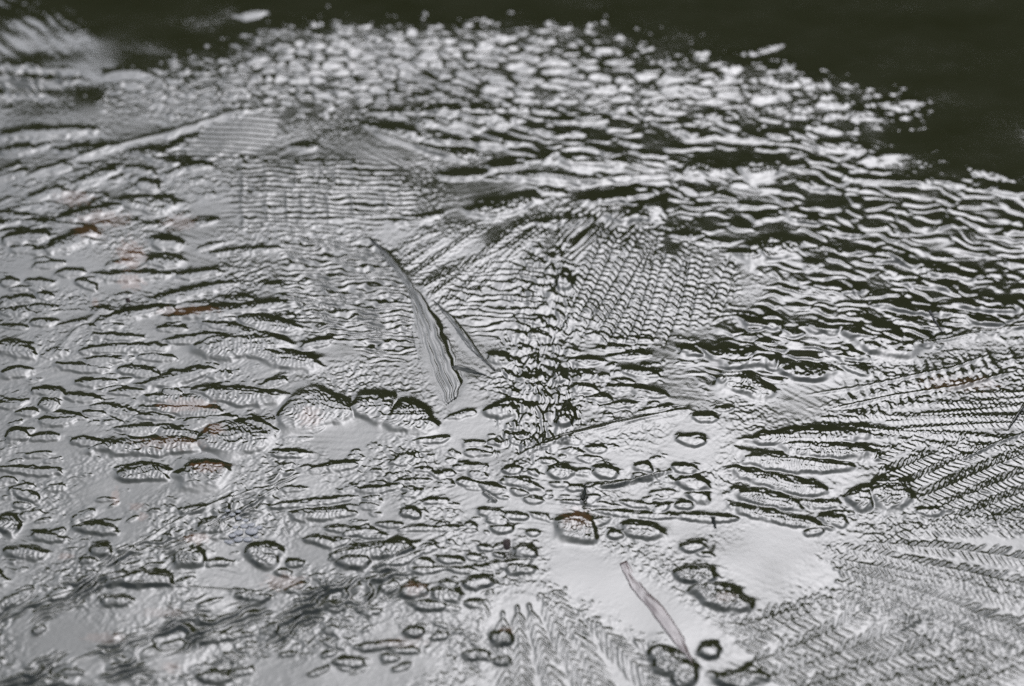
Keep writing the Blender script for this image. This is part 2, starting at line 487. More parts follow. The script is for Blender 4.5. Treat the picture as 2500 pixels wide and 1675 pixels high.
# crumpled upright column in the middle
w, k = poly_mask([(1275, 640), (1350, 600), (1400, 680), (1395, 860), (1410, 1060), (1330, 1110), (1230, 1100), (1235, 900), (1260, 760)], 60, 0.8, 61)
u, v = U[w], V[w]
HGT[w] += k * (2.3 * perlin((u + 9 * perlin(u / 30, v / 26, 65)) / 10, (v + 0.3 * u) / 46, 62) + 1.9 * perlin((u * 0.95 + v * 0.3 + 8 * perlin(u / 24, v / 20, 66)) / 27, (v - 0.25 * u) / 17, 63) + 0.6 * perlin((u + 0.6 * v) / 9, (v - 0.5 * u) / 10, 64))
GRAIN[w] *= 1 - 0.3 * k; MID[w] *= 1 - 0.5 * k; FROST[w] *= 1 - 0.8 * k
claim(w, k > 0.5, new_part('crumpled_ice', 'upright crumpled column of broken ice in the centre'))

# ---- floes across the far edge
FLOE_POLY = [(270, 240), (330, 215), (470, 165), (640, 110), (850, 75), (1000, 85), (1260, 80), (1500, 105), (1700, 150), (1900, 195), (2160, 245),
             (2230, 275), (2100, 300), (1900, 270), (1500, 265), (1100, 262), (700, 255), (420, 262)]
w, k = poly_mask(FLOE_POLY, 70, 0.9, 71)
u, v = U[w], V[w]
wx = u + 14 * perlin(u / 60, v / 25, 72); wy = v + 6 * perlin(u / 50, v / 20, 73)
wx = wx + 30 * perlin(u / 170, v / 70, 76)
cw = 46 + 40 * sstep(900, 1400, u)
GU = np.cumsum(np.ones_like(u) * STEP_U / cw, axis=1)
f1, f2, cid, ox, oy = worley(GU + 0.3 * perlin(u / 60, v / 25, 72) + 0.5 * perlin(u / 170, v / 70, 76), wy / (17 + 6 * sstep(900, 1400, u)), 74)
gap = sstep(0.06, 0.3, f2 - f1)
rt = ((cid >> 4) & 255) / 255.0
rs = ((cid >> 12) & 255) / 255.0
til = 0.02 + 0.5 * rt
HGT[w] += k * (gap * 2.0 + gap * (-(oy * 18) * til + (ox * 52) * (rs - 0.5) * 0.06))
HGT[w] += k * 0.5 * perlin(u / 13, v / 8, 75)
GRAIN[w] = GRAIN[w] * (1 - 0.7 * k) + 0.25 * k; MID[w] *= 1 - 0.8 * k; FROST[w] *= 1 - 0.4 * k
FLOE = (w, k, cid, gap)

# ---- streaky dark field on the right, lumps leaning away from the camera
w, k = poly_mask([(1380, 470), (1450, 420), (1000, 330), (950, 280), (1500, 270), (2000, 290), (2150, 400), (2300, 440), (2500, 440), (2800, 470),
                  (2800, 800), (2350, 820), (2200, 850), (2000, 900), (1850, 960), (1680, 940), (1640, 870), (1700, 800), (1850, 740), (1880, 680), (1780, 640), (1700, 560), (1500, 540)],
                 40, 0.6, 81)
u, v = U[w], V[w]
ca, sa = cos(radians(10)), sin(radians(10))
a = u * ca + v * sa; b = -u * sa + v * ca
a = a + 34 * perlin(u / 110, v / 50, 82) + 12 * perlin(u / 40, v / 20, 87); b = b + 15 * perlin(u / 100, v / 50, 83) + 6 * perlin(u / 40, v / 24, 88)
f1, f2, cid, ox, oy = worley(a / 80, b / 23, 84)
bod = sstep(0.04, 0.42, f2 - f1)
lean = 0.10 + 0.10 * (((cid >> 5) & 255) / 255.0)
keep = (((cid >> 13) & 255) / 255.0 < 0.86)
HGT[w] += k * keep * bod * (1.5 + oy * 23 * lean * 1.1)
f1b, f2b, cidb, oxb, oyb = worley(a / 44 + 3, b / 13, 85)
HGT[w] += k * (0.6 * sstep(0.0, 0.45, f2b - f1b) * (((cidb >> 5) & 255) / 255.0))
HGT[w] += k * 0.22 * perlin(a / 34, b / 6, 86)
GRAIN[w] *= 1 - 0.8 * k; MID[w] *= 1 - 0.8 * k; FROST[w] *= 1 - 0.45 * k
DARKF = (w, k, cid, bod, keep)

# ---- raised lumps, fingers and shells:  x, y, half width, half height, turn, kind
LUMPS = {
 1: [(840, 490, 150, 32, 2, 'p'), (1690, 85, 90, 38, 10, 'p'), (1900, 310, 100, 30, -4, 'p'), (330, 880, 330, 45, 3, 'n'),
     (1000, 1020, 110, 50, 0, 'n'), (1100, 1080, 110, 40, -8, 'n'), (920, 1140, 110, 35, -6, 'n'), (1340, 1120, 80, 35, 4, 'n'), (1000, 1240, 90, 60, -10, 'n'),
     (1000, 1360, 210, 70, -4, 's'), (620, 1420, 260, 50, 12, 'n'), (350, 1500, 220, 30, -5, 'n'), (650, 1180, 160, 40, 20, 'n'), (300, 1300, 140, 40, 18, 'n'),
     (120, 1000, 120, 50, 5, 'n'), (560, 1000, 160, 50, 5, 'n'), (2040, 980, 90, 35, 2, 'n')],
 2: [(760, 940, 120, 35, 2, 'n'), (460, 880, 210, 40, -12, 'n'), (1180, 800, 130, 35, -2, 'p'), (1550, 890, 190, 30, -2, 'p'), (1100, 950, 170, 40, 0, 'd'),
     (800, 1000, 200, 40, -6, 'd'), (1750, 1060, 260, 60, -4, 'd'), (1250, 1090, 180, 45, 8, 'd'), (900, 1160, 160, 40, 3, 'd'), (1500, 1190, 330, 45, -3, 'n'),
     (1180, 1380, 240, 70, 14, 's'), (1950, 1300, 260, 50, 10, 'd'), (2050, 1420, 220, 70, 8, 'd'), (700, 740, 430, 30, 1, 'd'), (1700, 790, 220, 40, 2, 'd'),
     (2080, 730, 260, 25, 1, 'p'), (600, 1470, 160, 35, 10, 'n'), (1600, 1480, 240, 40, 4, 'n')],
 3: [(1080, 680, 100, 30, -20, 'p'), (1310, 770, 170, 32, -12, 'p'), (1480, 680, 170, 40, 4, 'p'), (600, 330, 130, 28, 14, 'p'), (760, 440, 60, 40, 0, 'p'),
     (1320, 630, 70, 20, 3, 'p'), (870, 540, 60, 30, -8, 'p'), (1000, 870, 130, 25, -8, 'p'), (860, 900, 100, 28, -6, 'p'), (1120, 980, 190, 45, -4, 's'),
     (1390, 1060, 140, 40, 4, 'p'), (570, 1120, 160, 90, -3, 's'), (230, 1120, 190, 60, -3, 's'), (460, 930, 220, 26, -6, 'p'), (1450, 1200, 320, 35, -4, 'd'),
     (2100, 1160, 140, 40, -14, 'p'), (950, 1230, 120, 45, -6, 'd'), (2250, 1280, 150, 45, -6, 'd'), (80, 1260, 70, 24, -16, 'p'), (250, 1300, 90, 24, -10, 'p'),
     (430, 1240, 60, 20, -3, 'p'), (630, 1275, 70, 24, -5, 'p'), (850, 1460, 120, 50, -14, 's'), (640, 870, 20, 10, 0, 'p'), (1640, 855, 80, 15, 8, 'p')],
 4: [(1650, 160, 225, 32, 4, 'n'), (1110, 230, 130, 50, 2, 's'), (890, 335, 270, 45, 3, 'n'), (1330, 315, 160, 42, 8, 'n'), (1320, 430, 265, 46, 12, 'n'),
     (1600, 490, 110, 35, 0, 'n'), (1600, 560, 430, 56, 7, 'n'), (900, 590, 260, 48, 12, 'n'), (1800, 665, 220, 62, -8, 's'), (1550, 695, 220, 46, -10, 'n'),
     (1150, 695, 110, 32, 0, 'n'), (800, 755, 180, 32, -3, 'n'), (1600, 800, 330, 95, 5, 's'), (1900, 890, 260, 70, -10, 's'), (830, 825, 320, 42, 3, 'n'),
     (560, 955, 190, 42, -3, 'n'), (930, 970, 150, 46, -6, 'n'), (1200, 1010, 260, 60, 12, 'n'), (280, 180, 110, 35, 5, 'n'), (290, 235, 60, 26, 0, 'n'),
     (330, 268, 115, 36, 5, 'n'), (470, 325, 100, 36, 2, 'n'), (580, 395, 80, 42, -15, 'n'), (230, 418, 55, 30, 0, 'n'), (300, 475, 60, 36, -10, 'n'),
     (160, 493, 80, 36, 0, 'n'), (280, 553, 90, 30, -3, 'n'), (280, 658, 88, 38, 0, 'n'), (60, 385, 60, 42, 0, 'n'), (40, 495, 42, 26, 0, 'n'), (100, 690, 100, 26, -4, 'n'),
     (330, 1115, 120, 46, -5, 'n'), (550, 1155, 130, 42, -5, 'n'), (330, 1195, 70, 60, 0, 's'), (860, 1105, 130, 36, 3, 'n'), (1150, 1100, 70, 42, -5, 'n'),
     (1180, 1155, 240, 46, -3, 's'), (1600, 1135, 300, 70, -5, 's'), (1250, 1230, 250, 46, -3, 's'), (180, 1258, 80, 36, 5, 'n'), (870, 1250, 70, 26, 0, 'n'),
     (460, 1280, 130, 36, -8, 'n'), (640, 1262, 80, 30, 0, 'n'), (1030, 1275, 130, 36, -3, 'n'), (380, 1318, 130, 42, -2, 'n'), (180, 1384, 50, 26, 0, 'n'),
     (120, 1405, 80, 60, 0, 'n'), (300, 1425, 110, 36, 5, 'n'), (920, 1360, 150, 42, 3, 'n'), (1200, 1385, 150, 46, -8, 's'), (1560, 1425, 270, 130, 5, 's'),
     (1000, 1475, 380, 75, 3, 's'), (600, 1458, 130, 42, -5, 'n'), (1750, 1335, 120, 50, -20, 'n'), (2090, 1235, 200, 165, 0, 's'), (1400, 1295, 200, 40, 5, 'n'),
     (1950, 1533, 130, 40, 0, 'n'), (90, 1443, 60, 30, 0, 'n'), (100, 985, 110, 50, 10, 'n'), (100, 835, 160, 60, -8, 's'), (470, 110, 180, 70, 22, 'n'),
     (180, 80, 170, 60, 6, 'n'), (1120, 110, 110, 60, -6, 'n'), (150, 160, 90, 40, 4, 'n'), (700, 900, 130, 40, 3, 'n'), (640, 1050, 140, 40, 4, 'n'),
     (1450, 620, 140, 34, -3, 'n'), (1250, 770, 130, 40, 5, 'n'), (700, 680, 120, 34, 4, 'n'), (1050, 880, 130, 36, -3, 'n')],
 5: [(300, 1210, 150, 120, 0, 's'), (560, 1280, 170, 130, -5, 's'), (60, 1225, 120, 95, -8, 's'), (1170, 1240, 120, 66, 3, 'n'), (1740, 905, 110, 40, -3, 'n'),
     (2090, 985, 130, 46, -8, 'n'), (1710, 1000, 80, 44, 3, 'n'), (1730, 1095, 85, 46, -10, 'n'), (1830, 1155, 80, 40, -5, 'n'), (1990, 1090, 120, 34, -3, 'n'),
     (2150, 1125, 130, 46, -12, 'n'), (2040, 755, 140, 30, 0, 'n'), (2020, 865, 130, 38, 5, 'n'), (1980, 1205, 110, 34, 3, 'n'), (1900, 815, 120, 34, 3, 'n'),
     (1150, 890, 80, 55, -8, 'n'), (1590, 380, 60, 80, -40, 'n'), (1510, 215, 60, 30, 0, 'n'), (1400, 640, 80, 30, -8, 'n'), (1370, 730, 120, 28, -4, 'n'),
     (1560, 1010, 50, 60, -50, 'n'), (1600, 1280, 60, 90, -30, 'n'), (1350, 1025, 70, 30, -4, 'n'), (700, 1440, 120, 34, 4, 'n'), (1000, 1520, 90, 34, -3, 'n'),
     (1120, 1450, 50, 30, -8, 'n'), (1810, 1505, 80, 32, 0, 'n'), (1310, 1405, 50, 30, 0, 'n'), (900, 1270, 100, 30, 14, 'n'), (1430, 420, 70, 26, 3, 'n'),
     (1790, 730, 60, 26, 0, 'n'), (2200, 1240, 120, 24, 10, 'n')],
 6: [(650, 150, 230, 90, 8, 's'), (1050, 425, 220, 42, -5, 'd'), (450, 870, 250, 90, -5, 'd'), (480, 1065, 230, 90, -15, 's'), (870, 965, 200, 70, -8, 'd'),
     (1200, 955, 110, 42, -15, 'd'), (110, 830, 100, 42, -10, 'd'), (1400, 760, 300, 120, -10, 'd'), (1000, 690, 170, 46, 0, 'd'), (560, 640, 160, 50, -8, 'd'),
     (480, 740, 90, 36, 3, 'd'), (780, 720, 80, 36, -4, 'd'), (600, 780, 80, 30, -3, 'd'), (1600, 550, 260, 50, -6, 'd'), (2100, 520, 230, 60, -4, 'd'),
     (1700, 380, 200, 50, -3, 'd'), (1650, 650, 200, 46, -10, 'd'), (2050, 620, 200, 46, -8, 'd'), (1400, 200, 180, 50, -5, 'd'), (1850, 300, 220, 50, -8, 'd'),
     (900, 1410, 420, 66, 3, 's'), (1000, 1500, 340, 70, -4, 's'), (190, 1300, 90, 42, -3, 'n'), (110, 1445, 100, 50, -8, 'n'), (330, 1240, 60, 28, 8, 'n'),
     (1150, 870, 160, 40, -4, 'd'), (80, 60, 110, 34, 0, 'd'), (1100, 40, 160, 34, -3, 'd')],
 7: [(210, 118, 210, 42, -3, 'n'), (950, 125, 180, 75, 8, 's'), (1370, 130, 185, 112, 5, 's'), (170, 275, 92, 52, -15, 'n'), (150, 345, 70, 32, 0, 'n'),
     (50, 475, 80, 80, 0, 's'), (640, 495, 140, 56, -3, 'n'), (320, 555, 120, 46, -8, 'n'), (170, 665, 130, 56, -3, 's'), (680, 652, 78, 54, 0, 'n'),
     (590, 724, 60, 32, 0, 'n'), (1440, 495, 130, 52, 3, 's'), (1270, 695, 112, 82, 0, 's'), (1770, 665, 120, 92, -5, 's'), (1460, 728, 90, 32, 5, 'n'),
     (1700, 948, 130, 42, -5, 'n'), (780, 1003, 110, 46, 0, 'n'), (1450, 1495, 115, 54, 0, 'n'), (90, 990, 150, 40, 28, 'n'), (1300, 382, 92, 36, 8, 'n'),
     (2150, 585, 100, 42, -10, 'n'), (2240, 85, 190, 32, 10, 'n'), (2060, 335, 300, 32, 6, 'n'), (2170, 405, 200, 50, 5, 's'), (490, 1483, 75, 28, 0, 'n'),
     (320, 1525, 110, 36, 10, 'n'), (1980, 733, 55, 38, 0, 'n'), (1420, 1235, 150, 44, 10, 'n'), (260, 1190, 50, 36, 20, 'n'), (940, 850, 230, 75, 0, 'n'),
     (60, 180, 60, 30, 0, 'n'), (2280, 690, 60, 40, 0, 'n'), (1900, 790, 60, 36, 0, 'n')],
 8: [(100, 85, 120, 42, 5, 'n'), (480, 65, 62, 34, -3, 'n'), (320, 122, 42, 18, 0, 'n'), (640, 114, 62, 24, 3, 'n'), (570, 195, 115, 26, 3, 'n'),
     (730, 145, 52, 28, -20, 'n'), (370, 246, 140, 34, 10, 'n'), (940, 195, 92, 38, -8, 'n'), (800, 210, 62, 24, 0, 'n'), (1100, 235, 92, 42, -15, 'n'),
     (1200, 195, 52, 28, 0, 'n'), (1310, 205, 130, 42, -15, 'n'), (730, 325, 92, 28, 5, 'n'), (100, 305, 85, 28, 5, 'n'), (560, 410, 75, 44, -10, 'n'),
     (1100, 395, 92, 38, -5, 'n'), (1260, 420, 82, 34, -5, 'n'), (1570, 125, 92, 58, -5, 's'), (1870, 125, 92, 58, -8, 'n'), (2120, 95, 62, 44, 0, 'n'),
     (2110, 155, 72, 38, -3, 'n'), (1470, 55, 62, 28, 0, 'n'), (1750, 332, 205, 24, -4, 'n'), (2070, 335, 105, 30, -8, 'n'), (1680, 495, 140, 112, -8, 's'),
     (1930, 535, 62, 38, 0, 'n'), (2120, 505, 152, 66, -12, 's'), (2100, 408, 290, 34, -4, 'n'), (1180, 505, 78, 42, 5, 'n'), (1380, 533, 48, 28, 0, 'n'),
     (1330, 655, 78, 58, -10, 'n'), (1210, 745, 190, 36, 8, 'n'), (1290, 775, 110, 48, -4, 's'), (90, 405, 115, 32, 0, 'n'), (160, 515, 190, 34, -4, 'n'),
     (420, 490, 92, 28, -3, 'n'), (590, 515, 120, 28, 3, 'n'), (800, 510, 112, 28, 5, 'n'), (330, 655, 270, 66, 5, 's'), (180, 725, 112, 72, 0, 'n'),
     (820, 725, 92, 38, -3, 'n'), (680, 795, 122, 34, 3, 'n'), (900, 795, 122, 34, -5, 'n'), (1010, 875, 102, 58, 8, 'n'), (800, 965, 112, 58, -5, 's'),
     (680, 1035, 122, 48, -3, 'n'), (580, 1205, 72, 48, 0, 'n'), (350, 1295, 162, 38, 5, 'n'), (140, 1405, 112, 44, 0, 'n'), (1170, 1245, 82, 64, 0, 'n'),
     (1000, 1355, 92, 44, 0, 'n'), (1170, 1400, 62, 38, 0, 'n'), (2280, 1390, 150, 95, -42, 's'), (1900, 205, 125, 28, 8, 'n'), (570, 935, 105, 62, 0, 'n'),
     (480, 740, 180, 44, 22, 'n'), (1660, 235, 60, 30, 0, 'n'), (1560, 210, 60, 28, 0, 'n'), (2250, 260, 90, 24, 5, 'n'), (520, 1330, 100, 32, 0, 'n'),
     (900, 90, 60, 30, 8, 'n'), (1010, 120, 70, 26, 8, 'n'), (1380, 310, 70, 34, -8, 'n'), (300, 560, 110, 30, -3, 'n'), (1480, 290, 34, 20, 0, 'n')],
 9: [(60, 105, 92, 44, -4, 'n'), (110, 195, 112, 62, -8, 'n'), (150, 285, 80, 50, -10, 'n'), (60, 345, 62, 38, 0, 'n'), (200, 428, 212, 40, -4, 'n'),
     (112, 625, 82, 48, 4, 'n'), (190, 683, 62, 22, -8, 'n'), (130, 815, 142, 72, -3, 's'), (300, 975, 195, 92, -20, 's'), (225, 1335, 76, 62, 0, 'n'),
     (420, 1525, 172, 72, 3, 's'), (50, 1480, 80, 110, -30, 's'), (800, 65, 400, 66, -6, 's'), (720, 190, 340, 60, -12, 's'), (960, 333, 155, 36, -4, 's'),
     (700, 430, 330, 50, -12, 's'), (930, 520, 70, 40, 10, 'n'), (1060, 440, 92, 50, -5, 's'), (1450, 275, 150, 140, -5, 's'), (1240, 295, 90, 90, 0, 's'),
     (1120, 398, 82, 24, -4, 'n'), (1710, 404, 100, 38, -3, 'n'), (1400, 413, 130, 12, 2, 'n'), (620, 300, 250, 60, -10, 's')],
}
LUMP_LABELS = {
 (8, 1680): 'large round shell-shaped lump with a dark brown hollow, lower centre',
 (9, 300): 'smooth pear-shaped lump alone on the white ice, lower right',
 (4, 2090): 'large domed lump with concentric lines left of centre',
 (7, 1370): 'rounded shell with brown growth rings at the left',
 (4, 1600): 'long dark-rimmed finger of ice in the left middle',
 (9, 1450): 'ribbed humped lump at the right end of the fan of fingers',
 (5, 560): 'crumpled double lump below the foot of the spear crystal',
 (8, 2280): 'out-of-focus lump at the bottom edge, right of the white ice',
}

def lump(cu, cv, hw, hh, ang, kind, seed, label=None, part=True, boost=1.0):
    R = 1.7
    ext = max(hw, hh) * R + 6
    w = window(cu - ext, cu + ext, cv - max(hh, hw * abs(sin(radians(ang)))) * R - hh - 8, cv + max(hh, hw * abs(sin(radians(ang)))) * R + hh + 8)
    u = U[w]; v = V[w]
    t = radians(ang)
    # the body stands up, so its foot lies a little nearer than its outline in the picture
    amp = boost * {'n': 0.37, 's': 0.29, 'p': 0.45, 'd': 0.34}[kind] * min(hh, 27)
    cv = cv + amp * 0.45
    du = u - cu; dv = v - cv
    a = (du * cos(t) - dv * sin(t)) / hw
    b = (du * sin(t) + dv * cos(t)) / hh
    rs = random.Random(seed)
    tape = rs.uniform(-0.25, 0.35)
    b = b * (1 - tape * a * 0.8) + 0.18 * rs.uniform(-1, 1) * a * a
    wl = max(12.0, hh * 0.9)
    r = np.sqrt(np.abs(a) ** 2.3 + np.abs(b) ** 2) * (1 + 0.26 * perlin(u / (wl * 1.8), v / wl, seed) + 0.05 * perlin(u / wl * 1.6, v / wl * 1.9, seed + 1))
    far = np.clip(-b / (r + 1e-3), 0, 1)
    sig = 1 / (1 + np.exp(np.clip((r - 0.94 + 0.20 * far) / (0.07 + 0.13 * far), -30, 30)))
    skirt = 0.16 * np.exp(-np.clip(r - 0.9, 0, 5) / 0.28) * (r > 0.6)
    if kind == 'd':
        body = 0.62 + 0.30 * b + 0.10 * (1 - r * r)
    elif kind == 'p':
        body = 0.60 - 0.42 * b
    else:
        body = 0.78 - 0.10 * b + 0.05 * (1 - r * r)
    h = amp * (sig * body + skirt * (1 - sig))
    inner = sig * sstep(1.0, 0.7, r)
    if kind in 'sn':
        px = -0.8 if rs.random() < 0.7 else 0.8
        d = np.hypot((a - px) * hw, b * hh * 1.5)
        sp = rs.uniform(8.5, 13) if kind == 's' else rs.uniform(9, 16)
        ph = d / sp + 0.5 * perlin(u / 26, v / 14, seed + 5)
        h = h + inner * (0.95 if kind == 's' else 0.4) * (sawtooth(ph, 0.35) - 0.5) * (0.5 + 0.8 * np.clip(perlin(u / 40, v / 22, seed + 8) + 0.4, 0, 1))
        # lengthwise creases
        ph2 = b * hh / rs.uniform(11, 17) + 0.9 * perlin(u / 60, v / 16, seed + 6)
        h = h + inner * (0.7 if kind == 's' else 0.5) * (sawtooth(ph2, 0.4) - 0.5)
    h = h + inner * 0.3 * perlin(u / 9, v / 6, seed + 3)
    if hh > 24 and part:
        rg = 1 - np.abs(perlin(u / 30, v / 17, seed + 12)) * 2.2
        h = h + inner * (0.8 * perlin(u / 22, v / 13, seed + 11) + 0.8 * np.clip(rg, 0, 1) ** 2)
    sub = FEA[w]
    win_ = h > sub
    FEA[w] = np.maximum(sub, h)
    GRAIN[w] *= 1 - 0.3 * inner
    if part:
        CLEAN[w] = np.minimum(CLEAN[w], 1 - 0.9 * np.where(far > 0.15, 1, 0.4) * sstep(0.55, 0.75, r) * sstep(1.35, 1.1, r))
    MID[w] *= 1 - 0.75 * sig
    FROST[w] *= 1 - 0.7 * sstep(1.3, 1.0, r)
    if part:
        pid = new_part('ice_lump', label)
        claim(w, (r < 1.0) & win_, pid)

seed = 1000
LIST = []
for c, rows in LUMPS.items():
    for (x, y, hw, hh, ang, kd) in rows:
        pu, pv = crop(c, x, y)
        LIST.append((pu, pv, hw / ZF, hh / ZF * (0.82 if kd == 'n' else 0.95), ang, kd, LUMP_LABELS.get((c, x))))
# the larger ones first, so that small ones sit on top
LIST.sort(key=lambda r: -r[2] * r[3])
for (pu, pv, hw, hh, ang, kd, lab) in LIST:
    seed += 17
    lump(pu, pv, hw, hh, ang, kd, seed, lab)

# small unnamed knobs between the large ones
def scatter(pts, n, hw0, hw1, asp, ang, spread, kinds='n', seed0=1, bst=(.35, .8)):
    p = np.array(pts, float)
    rr = random.Random(seed0)
    def inside(x, y):
        r = False
        for k in range(len(p)):
            ax, ay = p[k]; bx, by = p[k - 1]
            if (ay > y) != (by > y) and x < (bx - ax) * (y - ay) / (by - ay) + ax:
                r = not r
        return r
    got = 0
    while got < n:
        x = rr.uniform(p[:, 0].min(), p[:, 0].max()); y = rr.uniform(p[:, 1].min(), p[:, 1].max())
        if not inside(x, y):
            continue
        hw = hw0 * (hw1 / hw0) ** rr.random()
        lump(x, y, hw, hw * rr.uniform(*asp), ang + rr.uniform(-spread, spread), rr.choice(kinds), seed0 * 977 + got * 13, part=False, boost=rr.uniform(*bst))
        got += 1
scatter([(0, 400), (420, 400), (560, 600), (900, 800), (760, 900), (900, 1100), (0, 1130)], 150, 13, 46, (.18, .34), 5, 12, 'n', 3, (.6, 1.1))
scatter([(0, 1100), (900, 1100), (900, 1660), (500, 1660), (300, 1400), (0, 1400)], 90, 10, 36, (.2, .38), 12, 14, 'n', 4, (.5, 1.0))
scatter([(850, 1050), (1200, 1060), (1650, 1100), (1650, 1230), (1300, 1320), (1180, 1500), (1000, 1640), (820, 1640), (800, 1300)], 190, 8, 30, (.3, .55), 2, 20, 'n', 5, (.6, 1.1))
scatter([(1240, 660), (1400, 640), (1500, 830), (1660, 850), (1600, 990), (1340, 1080), (1230, 1080)], 110, 6, 20, (.35, .7), 0, 25, 'n', 6)
scatter([(900, 270), (2000, 280), (2150, 420), (2480, 450), (2480, 780), (1950, 900), (1700, 850), (1850, 690), (1500, 530), (1000, 420)], 130, 9, 40, (.22, .4), -5, 8, 'pdd', 7)
scatter([(0, 330), (400, 320), (700, 330), (400, 560), (0, 560)], 120, 8, 32, (.22, .42), 16, 14, 'n', 8, (.4, .9))
scatter([(650, 40), (1400, 20), (1900, 150), (2150, 220), (2480, 400), (2250, 400), (2000, 260), (1400, 90), (800, 80)], 80, 5, 15, (.3, .6), -2, 15, 'p', 9, (.15, .6))
scatter([(-380, 450), (-10, 450), (-10, 1700), (-380, 1700)], 90, 12, 60, (.25, .5), 5, 12, 'n', 10)
scatter([(2510, 450), (2880, 450), (2880, 1000), (2510, 1000)], 60, 12, 60, (.25, .5), -5, 12, 'd', 11)

# ---- blade ridges in the sheet
def ridge(pts, width, height, label=None, asym=0.0, name='ice_blade', fade=0.12):
    P_ = np.array(pts, float)
    m = width * 3
    w = window(P_[:, 0].min() - m, P_[:, 0].max() + m, P_[:, 1].min() - m, P_[:, 1].max() + m)
    u = U[w]; v = V[w]
    seg = np.hypot(*(P_[1:] - P_[:-1]).T); tot = seg.sum(); acc = 0
    best = np.full(u.shape, 1e9, np.float32); tt = np.zeros(u.shape, np.float32); sd = np.zeros(u.shape, np.float32)
    for k in range(len(P_) - 1):
        ax, ay = P_[k]; ex, ey = P_[k + 1] - P_[k]; L = seg[k]
        t = np.clip(((u - ax) * ex + (v - ay) * ey) / (L * L), 0, 1)
        dx = u - ax - t * ex; dy = (v - ay - t * ey) * 1.6
        d = np.hypot(dx, dy)
        n_ = d < best
        best = np.where(n_, d, best); tt = np.where(n_, (acc + t * L) / tot, tt)
        sd = np.where(n_, np.sign(dy) * d, sd)
        acc += L
    prof = sstep(0, fade, tt) * sstep(1, 1 - fade, tt)
    wd = width * (0.35 + 0.65 * prof) * (1 + 0.25 * perlin(u / 40, v / 20, 91))
    x = sd / wd
    # long gentle near side, steep far side
    h = np.where(x < 0, np.exp(-(x / 0.45) ** 2), np.clip(1 - x * (0.8 - asym), 0, 1) ** 1.2)
    striae = (0.16 * perlin(tt * tot / 70, sd / (width * 0.2), 92) + 0.10 * perlin(tt * tot / 30, sd / (width * 0.1), 93)) * sstep(1.3, 0.2, np.abs(x))
    HGT[w] += height * prof * (h + striae * 1.5)
    k = sstep(1.3, 0.6, np.abs(x)) * prof
    GRAIN[w] *= 1 - 0.7 * k; MID[w] *= 1 - 0.8 * k
    if label:
        claim(w, (np.abs(x) < 1.0) & (prof > 0.05), new_part(name, label))

C = crop
def Cs(c, pts):
    return [crop(c, x, y) for x, y in pts]
ridge([C(1, 60, 1230), C(1, 400, 1110), C(1, 800, 970), C(1, 1150, 880), C(1, 1500, 780), C(1, 1850, 715)], 20, 3.4, 'long pale striated blade slanting up the upper left')
ridge([C(5, 1250, 1560), C(5, 1600, 1430), C(5, 2000, 1330), C(5, 2420, 1250), C(6, 100, 1190)], 26, 5, 'long bright blade slanting to the right below the centre column')
ridge([C(6, 1500, 840), C(6, 1800, 770), C(6, 2100, 715), C(6, 2600, 650)], 22, 4, 'smooth grey blade above the feathered plume at the right')
ridge([C(7, -100, 1110), C(7, 300, 1010), C(7, 560, 900), C(7, 900, 640), C(7, 1150, 480), C(7, 1450, 340), C(7, 1800, 220)], 10, 1.6, 'dark ridge climbing across the lower left')
ridge([C(7, -50, 1560), C(7, 400, 1440), C(7, 900, 1270), C(7, 1300, 1120), C(7, 1700, 1050)], 12, 1.4, 'low blurred ridge along the bottom left')
ridge([C(7, 700, 905), C(7, 1200, 900), C(7, 1830, 925), C(7, 2200, 930)], 6, 1.2, 'thin straight ridge in the lower left')
ridge([C(4, 340, 900), C(4, 520, 700), C(4, 700, 560), C(4, 760, 530)], 20, 1.5)
ridge([C(2, 280, 880), C(2, 480, 950), C(2, 700, 1010), C(2, 980, 1090)], 14, 4, 'pale curved ridge in the upper middle')
ridge([C(2, 1380, 1170), C(2, 1700, 1220), C(2, 2000, 1190), C(2, 2330, 1170)], 14, 5)
ridge([C(2, 1420, 1110), C(2, 1560, 1020), C(2, 1700, 995), C(2, 1950, 1060)], 12, 4)
ridge([C(6, 850, 1140), C(6, 1300, 1080), C(6, 1850, 960), C(6, 2150, 850)], 9, 2.5)
ridge([C(6, 1000, 1240), C(6, 1400, 1160), C(6, 1900, 1080), C(6, 2338, 960)], 9, 2.5)
ridge([C(9, 1900, 60), C(9, 2150, -60), C(9, 2400, -150)], 8, 3)
ridge([C(8, 300, 800), C(8, 450, 720), C(8, 600, 650)], 10, 4)
ridge([C(8, 1800, 240), C(8, 2000, 200), C(8, 2200, 150), C(9, 0, 120)], 10, 4)
ridge([C(8, 1040, 260), C(8, 1140, 330)], 8, 3.5)

# ---- put it together
mid = 1.1 * perlin(MM_X / 22 + 0.5 * perlin(MM_X / 60, MM_Y / 60, 9), MM_Y / 30, 101) + 0.55 * perlin(MM_X / 9, MM_Y / 13, 102)
RX, RY = MM_X * 0.83 + MM_Y * 0.40, -MM_X * 0.52 + MM_Y * 0.66
QX, QY = MM_X * 0.77 - MM_Y * 0.45, MM_X * 0.60 + MM_Y * 0.58
wob = perlin(MM_X / 13, MM_Y / 17, 110)
GRAINF = 0.30 * perlin(RX / 5.2 + 0.6 * wob, RY / 5.0, 103) + 0.26 * perlin(QX / 2.5, QY / 2.5 + 0.6 * wob, 104) + 0.08 * perlin(QX / 9, QY / 6.5, 111)
# lines of crystal growth: short creases
crease = np.clip(1 - np.abs(perlin(MM_X / 26, MM_Y / 20, 105)) * 7, 0, 1) ** 2
